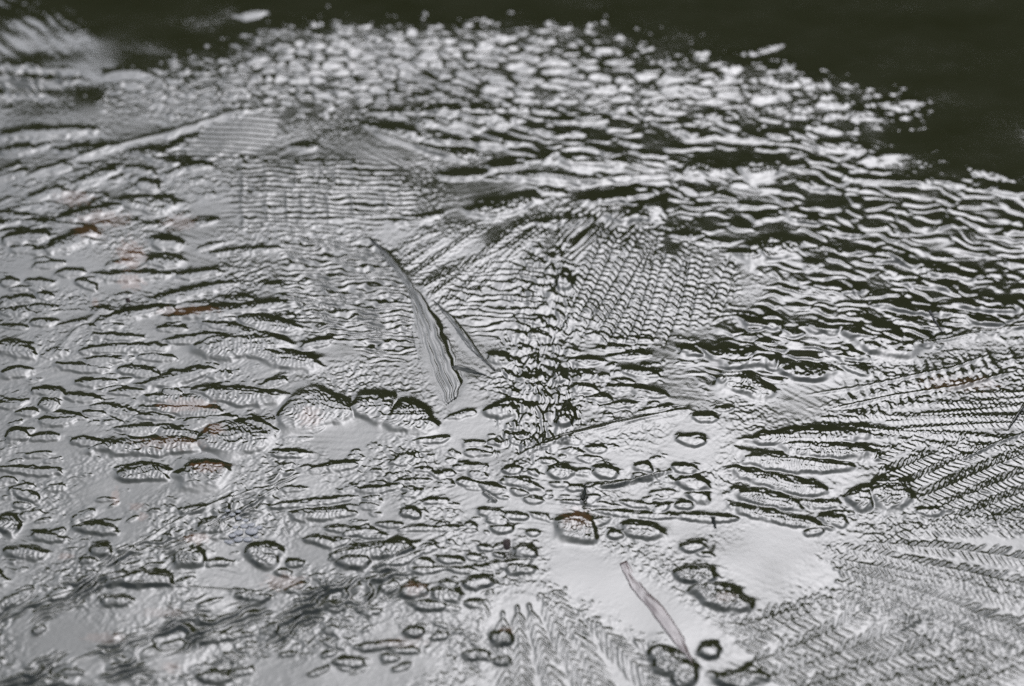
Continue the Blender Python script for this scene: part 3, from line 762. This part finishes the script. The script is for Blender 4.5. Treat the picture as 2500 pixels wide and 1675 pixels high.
# the streaks ride along different ways in different grains of the sheet
f1, f2, cid, ox, oy = worley(MM_X / 90 + 0.3 * perlin(MM_X / 40, MM_Y / 40, 120), MM_Y / 110, 121)
th = ((cid & 1023) / 1023.0 * 2 - 1).astype(np.float32) * 0.9
aa = MM_X * np.cos(th) + MM_Y * np.sin(th); bb = -MM_X * np.sin(th) + MM_Y * np.cos(th)
needle = perlin(aa / 34, bb / 4.6, 122) * sstep(0.02, 0.16, f2 - f1)
patch = np.clip(0.75 + 1.1 * perlin(MM_X / 70, MM_Y / 90, 107) + 0.5 * perlin(MM_X / 28, MM_Y / 40, 108), 0.1, 1.8)
patch2 = np.clip(0.75 + 2.0 * perlin(MM_X / 48, MM_Y / 60, 109) + 0.4 * perlin(MM_X / 17, MM_Y / 24, 112), 0.2, 2.0)
REL = HGT + FEA + CLEAN * (1.8 * GRAIN * GRAINF * patch2 + 0.2 * MID * patch * (mid * 0.9 + 0.6 * crease) + (0.25 + 0.75 * MID) * GRAIN * 0.45 * patch * needle)
for pts in (Cs(5, [(280, 92), (440, 210), (600, 415), (760, 640), (850, 860), (915, 1020), (880, 1140), (800, 1215), (720, 1110), (640, 900), (590, 690), (530, 440), (400, 235)]),
            Cs(5, [(700, 500), (860, 620), (950, 740), (1040, 870), (1130, 968), (1100, 975), (1010, 890), (900, 780), (800, 640)]),
            Cs(5, [(790, 955), (880, 934), (970, 955), (1070, 1010), (930, 1000)])):
    w, k = poly_mask(pts, 26, 0.1, 99)
    REL[w] = REL[w] * (1 - k) + k * 0.3
REL = REL * (1 + 0.75 * sstep(950, 1600, V))
edge_u = sstep(us[0], us[0] + 120, U) * sstep(us[-1], us[-1] - 120, U)
edge_v = sstep(vs[0], vs[0] + 50, V) * sstep(vs[-1], vs[-1] - 60, V)
Z = (REL * SX * edge_u * edge_v).astype(np.float32)

# floes of the far edge become parts, each its own
w, k, cid, gap = FLOE
ids, cnt = np.unique(cid[(k > 0.5)], return_counts=True)
order = np.argsort(-cnt)
for q in order[:260]:
    if cnt[q] < 40:
        continue
    sel = (cid == ids[q]) & (k > 0.5) & (gap > 0.25)
    claim(w, sel, new_part('ice_floe'))
w, k, cid, bod, keep = DARKF
ids, cnt = np.unique(cid[(k > 0.6) & keep], return_counts=True)
for q in np.argsort(-cnt)[:150]:
    if cnt[q] < 60:
        continue
    sel = (cid == ids[q]) & (k > 0.6) & (bod > 0.3) & (PART[w] == 0)
    claim(w, sel, new_part('ice_lump'))

# ---- leaf litter colour under the ice
def stain(c, x, y, rx, ry, s=1.0):
    cu, cv = crop(c, x, y); rx /= ZF; ry /= ZF
    w = window(cu - 2 * rx, cu + 2 * rx, cv - 2 * ry, cv + 2 * ry)
    d = np.hypot((U[w] - cu) / rx, (V[w] - cv) / ry) + 0.5 * perlin(U[w] / 14, V[w] / 9, 131)
    BROWN[w] = np.maximum(BROWN[w], s * sstep(1.1, 0.5, d))
for s in [(4, 880, 200, 110, 110, 1), (4, 880, 380, 100, 60, 1), (4, 640, 520, 26, 40, .8), (4, 1250, 1210, 220, 50, .9), (4, 1440, 1380, 80, 50, .9), (4, 1150, 1470, 260, 50, .6),
          (4, 1270, 580, 240, 40, .8), (4, 2080, 1300, 90, 70, .8), (4, 600, 60, 120, 60, .6), (7, 1400, 110, 130, 50, .9), (7, 775, 290, 30, 70, .9), (7, 910, 360, 60, 30, .8),
          (7, 960, 430, 40, 40, .7), (7, 1320, 580, 110, 40, .9), (7, 1900, 860, 160, 60, .7), (7, 440, 690, 60, 30, .7), (1, 500, 1330, 130, 60, .7), (1, 700, 1480, 200, 60, .7),
          (1, 1200, 1490, 140, 60, .6), (8, 1680, 450, 120, 90, .7), (8, 590, 930, 90, 60, .7), (7, 1150, 1440, 70, 40, .7), (8, 1200, 1200, 60, 30, .6), (7, 700, 1250, 160, 40, .5),
          (7, 1100, 1080, 160, 40, .4), (6, 1900, 1060, 300, 60, .5), (8, 500, 1280, 200, 40, .4), (9, 330, 1000, 90, 40, .5)]:
    stain(*s)

# ------------------------------------------------------------------ materials
def principled(name):
    m = bpy.data.materials.new(name)
    m.use_nodes = True
    return m, m.node_tree, m.node_tree.nodes['Principled BSDF']

def make_ice(name, ior=1.9, rough=(0.015, 0.06), bump=0.07):
    m, t, p = principled(name)
    N, Lk = t.nodes, t.links
    at = N.new('ShaderNodeAttribute'); at.attribute_name = 'litter'
    tc = N.new('ShaderNodeTexCoord')
    ns = N.new('ShaderNodeTexNoise'); ns.inputs['Scale'].default_value = 14; ns.inputs['Detail'].default_value = 6
    Lk.new(tc.outputs['Object'], ns.inputs['Vector'])
    cr = N.new('ShaderNodeValToRGB')
    cr.color_ramp.elements[0].position = 0.3; cr.color_ramp.elements[0].color = (0.038, 0.041, 0.018, 1)
    cr.color_ramp.elements[1].position = 0.75; cr.color_ramp.elements[1].color = (0.052, 0.055, 0.029, 1)
    Lk.new(ns.outputs['Fac'], cr.inputs['Fac'])
    mx = N.new('ShaderNodeMix'); mx.data_type = 'RGBA'
    Lk.new(at.outputs['Fac'], mx.inputs['Factor'])
    Lk.new(cr.outputs['Color'], mx.inputs['A'])
    mx.inputs['B'].default_value = (0.15, 0.08, 0.035, 1)
    Lk.new(mx.outputs['Result'], p.inputs['Base Color'])
    mr = N.new('ShaderNodeMapRange')
    n2 = N.new('ShaderNodeTexNoise'); n2.inputs['Scale'].default_value = 60; n2.inputs['Detail'].default_value = 4
    Lk.new(tc.outputs['Object'], n2.inputs['Vector'])
    mr.inputs['From Min'].default_value = 0.3; mr.inputs['From Max'].default_value = 0.7
    mr.inputs['To Min'].default_value = rough[0]; mr.inputs['To Max'].default_value = rough[1]
    Lk.new(n2.outputs['Fac'], mr.inputs['Value'])
    ar = N.new('ShaderNodeAttribute'); ar.attribute_name = 'rime'
    ma = N.new('ShaderNodeMath'); ma.operation = 'MULTIPLY_ADD'
    Lk.new(ar.outputs['Fac'], ma.inputs[0]); ma.inputs[1].default_value = 0.18
    Lk.new(mr.outputs['Result'], ma.inputs[2])
    Lk.new(ma.outputs['Value'], p.inputs['Roughness'])
    p.inputs['IOR'].default_value = ior
    n3 = N.new('ShaderNodeTexNoise'); n3.inputs['Scale'].default_value = 620; n3.inputs['Detail'].default_value = 2
    Lk.new(tc.outputs['Object'], n3.inputs['Vector'])
    bp = N.new('ShaderNodeBump'); bp.inputs['Strength'].default_value = bump; bp.inputs['Distance'].default_value = 0.0006
    Lk.new(n3.outputs['Fac'], bp.inputs['Height'])
    Lk.new(bp.outputs['Normal'], p.inputs['Normal'])
    return m
M_ICE = make_ice('ice')
M_SHARD = make_ice('clear_ice', 1.9, (0.03, 0.12), 0.07)

def plain(name, col, rough=0.8, scale=30, spec=0.3):
    m, t, p = principled(name)
    ns = t.nodes.new('ShaderNodeTexNoise'); ns.inputs['Scale'].default_value = scale; ns.inputs['Detail'].default_value = 5
    tc = t.nodes.new('ShaderNodeTexCoord'); t.links.new(tc.outputs['Object'], ns.inputs['Vector'])
    mx = t.nodes.new('ShaderNodeMix'); mx.data_type = 'RGBA'
    mx.inputs['A'].default_value = (*[c * 0.6 for c in col], 1); mx.inputs['B'].default_value = (*[c * 1.35 for c in col], 1)
    t.links.new(ns.outputs['Fac'], mx.inputs['Factor']); t.links.new(mx.outputs['Result'], p.inputs['Base Color'])
    p.inputs['Roughness'].default_value = rough
    p.inputs['Specular IOR Level'].default_value = spec
    return m

# ------------------------------------------------------------------ mesh building
def grid_mesh(name, verts, quads, normals=None, litter=None, rime=None):
    me = bpy.data.meshes.new(name)
    nv, nq = len(verts), len(quads)
    me.vertices.add(nv); me.vertices.foreach_set('co', np.ascontiguousarray(verts, np.float32).ravel())
    me.loops.add(nq * 4); me.loops.foreach_set('vertex_index', np.ascontiguousarray(quads, np.int32).ravel())
    me.polygons.add(nq)
    me.polygons.foreach_set('loop_start', np.arange(0, nq * 4, 4, dtype=np.int32))
    me.polygons.foreach_set('use_smooth', np.ones(nq, bool))
    me.update(calc_edges=True)
    if litter is not None:
        a = me.attributes.new('litter', 'FLOAT', 'POINT')
        a.data.foreach_set('value', np.ascontiguousarray(litter, np.float32))
    if rime is not None:
        a = me.attributes.new('rime', 'FLOAT', 'POINT')
        a.data.foreach_set('value', np.ascontiguousarray(rime, np.float32))
    if normals is not None:
        me.normals_split_custom_set_from_vertices(normals.tolist())
    return me

VERT = np.stack([X.astype(np.float32), Y.astype(np.float32), Z], -1).reshape(-1, 3)
dXi = np.gradient(VERT.reshape(NV, NU, 3), axis=1); dXj = np.gradient(VERT.reshape(NV, NU, 3), axis=0)
NRM = np.cross(dXj, dXi).astype(np.float32)       # V runs towards the camera
NRM /= np.linalg.norm(NRM, axis=-1, keepdims=True)
NRM[NRM[..., 2] < 0] *= -1
NRM = NRM.reshape(-1, 3)
LIT = BROWN.reshape(-1)
RIME = np.clip(FROST * (0.8 + 0.5 * perlin(MM_X / 30, MM_Y / 40, 115)), 0, 1).astype(np.float32).reshape(-1)

idx = np.arange(NU * NV).reshape(NV, NU)
Q = np.stack([idx[1:, :-1], idx[1:, 1:], idx[:-1, 1:], idx[:-1, :-1]], -1).reshape(-1, 4)
qpart = PART[:-1, :-1].reshape(-1)
# parts too small to matter fall back to the sheet
npart = len(PARTS)
cnt = np.bincount(qpart, minlength=npart)
small = cnt < 40
lump_ids = [i for i in range(1, npart) if PARTS[i][0] == 'ice_lump' and not small[i]]
lump_ids.sort(key=lambda i: -cnt[i])
for i in lump_ids[290:]:
    small[i] = True
small[0] = False
qpart = np.where(small[qpart], 0, qpart)
order = np.argsort(qpart, kind='stable')
bounds = np.searchsorted(qpart[order], np.arange(npart + 1))

def sub_mesh(name, q, extra=None):
    used, inv = np.unique(q, return_inverse=True)
    return grid_mesh(name, VERT[used], inv.reshape(q.shape), NRM[used], LIT[used], RIME[used])

sheet = None
for i in range(npart):
    q = Q[order[bounds[i]:bounds[i + 1]]]
    if len(q) == 0:
        continue
    if i == 0:
        # the sheet runs on beyond the dense part, out to the banks
        loop = np.concatenate([idx[0, :], idx[1:, -1], idx[-1, -2::-1], idx[-2:0:-1, 0]])
        lp = VERT[loop]
        used, inv = np.unique(q, return_inverse=True)
        vs_, ns_, ls_, fs_ = [VERT[used]], [NRM[used]], [LIT[used]], [RIME[used]]
        qs_ = [inv.reshape(q.shape)]
        loop2 = loop[::3]
        lp = VERT[loop2].copy(); nl = len(loop2)
        base = len(used)
        cen = np.array([0.0, 1.7, 0.0])
        d = lp - cen; d[:, 2] = 0
        ang = np.arctan2(d[:, 1], d[:, 0])
        r0 = np.hypot(d[:, 0], d[:, 1])
        rings = np.linspace(0, 1, 110) ** 2.9
        R_OUT = 13.5
        allv = []
        for s in rings:
            rr = r0 * (1 - s) + R_OUT * s
            xx = cen[0] + np.cos(ang) * rr; yy = cen[1] + np.sin(ang) * rr
            zz = (0.0030 * perlin(xx * 9, yy * 9, 140) + 0.0016 * perlin(xx * 26, yy * 34, 141) + 0.0008 * np.abs(perlin(xx * 60, yy * 90, 142))) * min(1, s * 400) - (0.0001 if s == 0 else 0)
            allv.append(np.stack([xx, yy, zz], -1))
        allv = np.array(allv, np.float32).reshape(-1, 3)
        g3 = allv.reshape(len(rings), nl, 3)
        d_r = np.gradient(g3, axis=0); d_a = np.roll(g3, -1, axis=1) - np.roll(g3, 1, axis=1)
        n3 = np.cross(d_r, d_a); n3 /= np.linalg.norm(n3, axis=-1, keepdims=True) + 1e-12
        n3[n3[..., 2] < 0] *= -1
        n3[0] = (0, 0, 1)
        vs_.append(allv); ns_.append(n3.reshape(-1, 3).astype(np.float32)); ls_.append(np.zeros(len(allv), np.float32)); fs_.append(np.full(len(allv), 0.8, np.float32))
        ii = np.arange(len(rings) * nl).reshape(len(rings), nl) + base
        nx = np.roll(ii, -1, axis=1)
        rq = np.stack([ii[:-1], nx[:-1], nx[1:], ii[1:]], -1).reshape(-1, 4)
        a, b, c3 = allv[rq[0] - base][:3]
        if np.cross(b - a, c3 - a)[2] < 0:
            rq = rq[:, ::-1]
        qs_.append(rq)
        me = grid_mesh('ice_sheet', np.concatenate(vs_), np.concatenate(qs_), np.concatenate(ns_), np.concatenate(ls_), np.concatenate(fs_))
        sheet = bpy.data.objects.new('ice_sheet', me)
        COL.objects.link(sheet)
        sheet['kind'] = 'structure'
        sheet['label'] = 'thin grey ice sheet covered in frost crystals on a dark pond'
        me.materials.append(M_ICE)
    else:
        name, label = PARTS[i]
        me = sub_mesh(name, q)
        me.materials.append(M_ICE)
        o = bpy.data.objects.new(name, me)
        COL.objects.link(o)
        o.parent = sheet
        if label:
            o['label'] = label

def ground_height(x, y):
    pu = W_PX / 2
    return 0.0

# ------------------------------------------------------------------ loose crystals
def relief_at(px, py):
    i = int(np.clip(round((px - us[0]) / STEP_U), 0, NU - 1)); j = int(np.clip(round((py - vs[0]) / STEP_V), 0, NV - 1))
    return float(Z[j, i])

def shard(name, label, outline, spine, lift, thick, cat, ridge_h=0.004, striae=9, mat=M_SHARD, seed=1, n=90, m=40, foot=-0.0004, follow=False):
    """long crystal plate: outline as left and right edge lists (photo pixels), swept along"""
    (La, Ra) = outline
    def resample(pts, n):
        p = np.array(pts, float); s = np.r_[0, np.cumsum(np.hypot(*(p[1:] - p[:-1]).T))]
        t = np.linspace(0, s[-1], n)
        return np.stack([np.interp(t, s, p[:, 0]), np.interp(t, s, p[:, 1])], -1)
    L_ = resample(La, n); R_ = resample(Ra, n)
    jt = np.linspace(0, 1, n)
    wd_ = np.hypot(*(R_ - L_).T).max()
    L_[:, 0] += 0.05 * wd_ * perlin(jt * 9, jt * 0 + seed, seed) + 0.05 * wd_ * perlin(jt * 23, jt * 0 + seed, seed + 4)
    R_[:, 0] += 0.08 * wd_ * perlin(jt * 8, jt * 0 + seed, seed + 1) + 0.07 * wd_ * perlin(jt * 21, jt * 0 + seed, seed + 5)
    t = np.linspace(0, 1, m)[None, :, None]
    g = L_[:, None, :] * (1 - t) + R_[:, None, :] * t
    gu, gv = g[..., 0], g[..., 1]
    x, y = to_ground(gu, gv)
    s = np.linspace(0, 1, n)[:, None] * np.ones((1, m)); q = np.ones((n, 1)) * np.linspace(0, 1, m)[None, :]
    tent = 1 - np.abs(q - spine) / np.where(q < spine, spine, 1 - spine)
    z = foot + np.interp(s, [0, 0.5, 1], lift) * tent ** 1.25 + ridge_h * tent
    z = z + 0.00022 * sawtooth(q * striae * 0.3 + 0.35 * perlin(s * 2.2, q * 1.5, seed), 0.3) + 0.0004 * perlin(q * striae * 1.4, s * 3.5, seed + 1) + 0.00025 * perlin(q * 30, s * 14, seed + 2)
    if follow:
        ci = np.clip(np.rint((gu - us[0]) / STEP_U).astype(int), 0, NU - 1); cj = np.clip(np.rint((gv - vs[0]) / STEP_V).astype(int), 0, NV - 1)
        z = z + Z[cj, ci]
    # lifted things appear higher in the picture: bring their foot nearer
    k = 1 - z / H_CAM
    x, y = x * k, y * k
    top = np.stack([x, y, z], -1).reshape(-1, 3)
    bot = np.stack([x, y, z - thick], -1).reshape(-1, 3)
    ii = np.arange(n * m).reshape(n, m)
    qt = np.stack([ii[:-1, :-1], ii[:-1, 1:], ii[1:, 1:], ii[1:, :-1]], -1).reshape(-1, 4)
    qb = qt[:, ::-1] + n * m
    rim = np.r_[ii[0, :], ii[1:, -1], ii[-1, -2::-1], ii[-2:0:-1, 0]]
    rn = np.roll(rim, -1)
    qr = np.stack([rim, rim + n * m, rn + n * m, rn], -1)
    v = np.concatenate([top, bot]); qq = np.concatenate([qt, qb, qr])
    a, b, c3 = v[qt[len(qt) // 2]][:3]
    if np.cross(b - a, c3 - a)[2] < 0:
        qq = qq[:, ::-1]
    me = grid_mesh(name, v, qq)
    me.polygons.foreach_set('use_smooth', np.r_[np.ones(len(qt), bool), np.zeros(len(qb) + len(qr), bool)])
    me.materials.append(mat)
    o = bpy.data.objects.new(name, me); COL.objects.link(o)
    o['label'] = label; o['category'] = cat
    return o

shard('ice_spear', 'long pale spear-shaped ice crystal lying across the centre, its point up left',
      (Cs(5, [(280, 92), (395, 238), (515, 440), (560, 690), (605, 900), (690, 1120), (780, 1225)]),
       Cs(5, [(290, 92), (440, 210), (600, 415), (760, 640), (850, 860), (915, 1020), (880, 1140)])),
      0.84, [0.0008, 0.0016, 0.0010], 0.003, 'ice crystal', 0.0003, 16, seed=151)
shard('ice_splinter', 'narrow pale ice splinter beside the right edge of the long spear crystal',
      (Cs(5, [(700, 500), (800, 640), (900, 780), (1010, 890), (1100, 975)]),
       Cs(5, [(712, 500), (860, 620), (950, 740), (1040, 870), (1130, 968)])),
      0.70, [0.0008, 0.0018, 0.0010], 0.003, 'ice splinter', 0.0003, 6, seed=155, m=20)
shard('ice_flake', 'small flat blue-grey triangular ice flake between spear and splinter',
      (Cs(5, [(790, 955), (850, 982), (930, 998), (1065, 1014)]), Cs(5, [(795, 953), (880, 934), (970, 955), (1070, 1010)])),
      0.92, [0.001, 0.003, 0.001], 0.002, 'ice flake', 0.0001, 1, seed=157, n=24, m=8)
shard('ice_spike', 'small dark upright ice spike among the lumps below the centre',
      (Cs(8, [(1725, 205), (1712, 245), (1695, 285)]), Cs(8, [(1732, 205), (1742, 245), (1752, 285)])),
      0.5, [0.014, 0.008, 0.003], 0.003, 'ice spike', 0.002, 2, seed=158, n=14, m=6, foot=0.002)
shard('ice_needle', 'dark ice needle standing out at the right edge below the plume',
      (Cs(6, [(2330, 1200), (2280, 1270), (2230, 1355)]), Cs(6, [(2345, 1215), (2300, 1285), (2245, 1352)])),
      0.5, [0.004, 0.003, 0.001], 0.002, 'ice needle', 0.0005, 2, seed=159, n=18, m=6)

# ------------------------------------------------------------------ bits frozen in
def stalk(name, label, cat, pts, rad, mat, z=0.006, flat=1.0):
    p = []
    for (c, x, y, dz) in pts:
        pu, pv = crop(c, x, y); gx, gy = to_ground(pu, pv)
        zz = max(0, relief_at(pu, pv)) + z + dz
        p.append(((gx) * (1 - zz / H_CAM), gy * (1 - zz / H_CAM), zz))
    p = np.array(p); t = np.linspace(0, len(p) - 1, 24)
    q = np.stack([np.interp(t, range(len(p)), p[:, k]) for k in range(3)], -1)
    q[:, 0] += 0.0006 * perlin(t * 1.7, t * 0, 171)
    vv, ff = [], []
    S = 7
    for i, c0 in enumerate(q):
        d = q[min(i + 1, len(q) - 1)] - q[max(i - 1, 0)]; d /= np.linalg.norm(d)
        e1 = np.cross(d, [0, 0, 1]); e1 /= np.linalg.norm(e1) + 1e-9; e2 = np.cross(e1, d)
        rr = rad * (0.45 + 0.55 * (1 - i / len(q))) * (1 + 0.2 * math.sin(i * 2.1))
        for s in range(S):
            an = 2 * pi * s / S
            vv.append(c0 + rr * (cos(an) * e1 + sin(an) * e2 * flat))
    for i in range(len(q) - 1):
        for s in range(S):
            ff.append((i * S + s, i * S + (s + 1) % S, (i + 1) * S + (s + 1) % S, (i + 1) * S + s))
    me = bpy.data.meshes.new(name); me.from_pydata([tuple(v) for v in vv], [], ff + [tuple(range(S))[::-1], tuple(range(len(vv) - S, len(vv)))])
    me.polygons.foreach_set('use_smooth', np.ones(len(me.polygons), bool))
    me.materials.append(mat)
    o = bpy.data.objects.new(name, me); COL.objects.link(o)
    o['label'] = label; o['category'] = cat
    return o

M_TWIG = plain('twig_bark', (0.09, 0.088, 0.08), 0.6, 200)
M_STEM = plain('reddish_stem', (0.38, 0.24, 0.21), 0.55, 120)
M_LEAF = plain('dead_leaf', (0.15, 0.11, 0.10), 0.6, 150)
stalk('twig', 'short pale twig standing in the dark ice at the right', 'twig', [(6, 1705, 578, .004), (6, 1740, 640, .003), (6, 1790, 722, 0)], 0.0011, M_TWIG)
stalk('ice_pin', 'thin pale ice pin across the dark bar right of the lower centre', 'ice pin', [(9, 248, 430, .006), (9, 256, 470, .003), (9, 266, 512, 0)], 0.0016, M_SHARD)

def make_wet():
    m, t, p = principled('wet_blade')
    ns = t.nodes.new('ShaderNodeTexNoise'); ns.inputs['Scale'].default_value = 45
    tc = t.nodes.new('ShaderNodeTexCoord'); t.links.new(tc.outputs['Object'], ns.inputs['Vector'])
    mx = t.nodes.new('ShaderNodeMix'); mx.data_type = 'RGBA'
    mx.inputs['A'].default_value = (0.07, 0.055, 0.05, 1); mx.inputs['B'].default_value = (0.20, 0.13, 0.115, 1)
    t.links.new(ns.outputs['Fac'], mx.inputs['Factor']); t.links.new(mx.outputs['Result'], p.inputs['Base Color'])
    p.inputs['IOR'].default_value = 1.75; p.inputs['Roughness'].default_value = 0.2
    return m
M_WET = make_wet()
shard('reed_blade', 'faint pinkish reed blade frozen flat into the white ice, bottom right', 
      ([(1512, 1376), (1544, 1440), (1588, 1492), (1640, 1560), (1690, 1625)], [(1530, 1368), (1568, 1430), (1620, 1482), (1668, 1552), (1694, 1622)]),
      0.5, [0.0001, 0.0003, 0.0001], 0.0006, 'reed', 0.0001, 1, mat=M_WET, seed=171, n=60, m=10, foot=0.00015, follow=True)
for (c, pts_l, pts_r, lab) in [
    (8, [(1180, 585), (1178, 620), (1190, 650)], [(1225, 580), (1228, 615), (1222, 645)], 'small pinkish leaf fragment standing on the ice in the lower centre'),
    (4, [(840, 490), (848, 515)], [(868, 488), (876, 512)], 'tiny brown leaf speck on the grey ice at the left')]:
    lf = shard('leaf_fragment', lab, (Cs(c, pts_l), Cs(c, pts_r)), 0.5, [0.008, 0.006, 0.003], 0.0008, 'leaf', 0.0004, 3, mat=M_LEAF, seed=170, n=10, m=8, foot=0.004)

def bubble_cluster():
    # white air bubbles under the surface in the lower left, parts of the sheet
    r = random.Random(5)
    base = [(1690, 525, 46), (1600, 578, 34), (1665, 578, 32), (1545, 596, 26), (1600, 540, 34), (1640, 490, 30), (1690, 480, 26), (1740, 500, 24), (1560, 560, 26),
            (1520, 590, 18), (1650, 450, 22), (1600, 440, 24), (1560, 420, 22), (1500, 430, 20), (1530, 400, 18), (1600, 400, 20), (1720, 560, 20), (1580, 500, 22)]
    import bmesh
    bm = bmesh.new(); bmesh.ops.create_icosphere(bm, subdivisions=2, radius=1)
    me = bpy.data.meshes.new('air_bubble'); bm.to_mesh(me); bm.free()
    me.polygons.foreach_set('use_smooth', np.ones(len(me.polygons), bool))
    m, t, p = principled('bubble_white')
    p.inputs['Base Color'].default_value = (0.40, 0.405, 0.41, 1); p.inputs['Roughness'].default_value = 0.35
    me.materials.append(m)
    for (x, y, rx) in base:
        pu, pv = crop(7, x, y); gx, gy = to_ground(pu, pv)
        o = bpy.data.objects.new('air_bubble', me); COL.objects.link(o)
        rr = rx / ZF * float(px_size(pv))
        o.location = (gx, gy, relief_at(pu, pv) + rr * 0.10)
        o.scale = (rr, rr * 1.0, rr * 0.2); o.rotation_euler = (0, 0, r.random() * 6)
        o.parent = sheet
bubble_cluster()

# ------------------------------------------------------------------ banks and wood around the pond
n = 120
gx = np.sinh(np.linspace(-1, 1, n) * 4.2) / math.sinh(4.2) * 300
GX, GY = np.meshgrid(gx, gx)
RR = np.hypot(GX, GY - 1.7)
GZ = np.where(RR < 12.2, -0.4, -0.4 + 0.75 * sstep(12.2, 15.5, RR)) + 0.12 * perlin(GX / 2.5, GY / 2.5, 201) * (RR > 12.5)
ii = np.arange(n * n).reshape(n, n)
gq = np.stack([ii[:-1, :-1], ii[:-1, 1:], ii[1:, 1:], ii[1:, :-1]], -1).reshape(-1, 4)
me = grid_mesh('ground', np.stack([GX, GY, GZ], -1).reshape(-1, 3), gq)
me.materials.append(plain('bank_soil', (0.04, 0.038, 0.022), 0.9, 3, 0.05))
ground = bpy.data.objects.new('ground', me); COL.objects.link(ground); ground['kind'] = 'structure'

NL = 120000
az = rng.uniform(radians(-115), radians(115), NL)
def crown_el(a):
    """height angle of the tree tops, seen from the ice, along the far bank (a = 0 straight ahead)"""
    d = np.degrees(a)
    base = np.interp(d, [-115, -60, -25, -14, -8, -3, 3, 8, 14, 30, 70, 115], [14, 17, 18, 21.4, 23.4, 25.4, 26.2, 27.0, 28.0, 28.5, 24, 18])
    return base + 1.6 * perlin(d / 2.6, d * 0, 211) + 0.9 * perlin(d / 0.9, d * 0 + 5, 212)
rad_ = rng.uniform(16.0, 21.0, NL)
top = np.tan(np.radians(crown_el(az))) * rad_ * (1 - 0.04 * rng.random(NL))
hz = rng.random(NL) ** 0.8 * top + 0.1
cx_, cy_ = np.sin(az) * rad_, 1.7 + np.cos(az) * rad_
sz = rng.uniform(0.12, 0.26, NL) + 0.25 * (hz < 0.85 * top)
d1 = rng.normal(size=(NL, 3)); d1 /= np.linalg.norm(d1, axis=1, keepdims=True)
d2 = np.cross(d1, rng.normal(size=(NL, 3))); d2 /= np.linalg.norm(d2, axis=1, keepdims=True)
cc = np.stack([cx_, cy_, hz], -1)
lv = np.stack([cc - d1 * sz[:, None], cc + d2 * sz[:, None] * .6, cc + d1 * sz[:, None], cc - d2 * sz[:, None] * .6], 1).reshape(-1, 3)
lq = np.arange(NL * 4).reshape(-1, 4)
me = grid_mesh('woodland', lv, lq)
me.polygons.foreach_set('use_smooth', np.zeros(NL, bool))
me.materials.append(plain('dark_foliage', (0.022, 0.024, 0.009), 0.9, 0.8, 0.0))
wood = bpy.data.objects.new('woodland', me); COL.objects.link(wood)
wood['kind'] = 'stuff'; wood['label'] = 'dark evergreen wood on the far bank, mirrored in the ice'
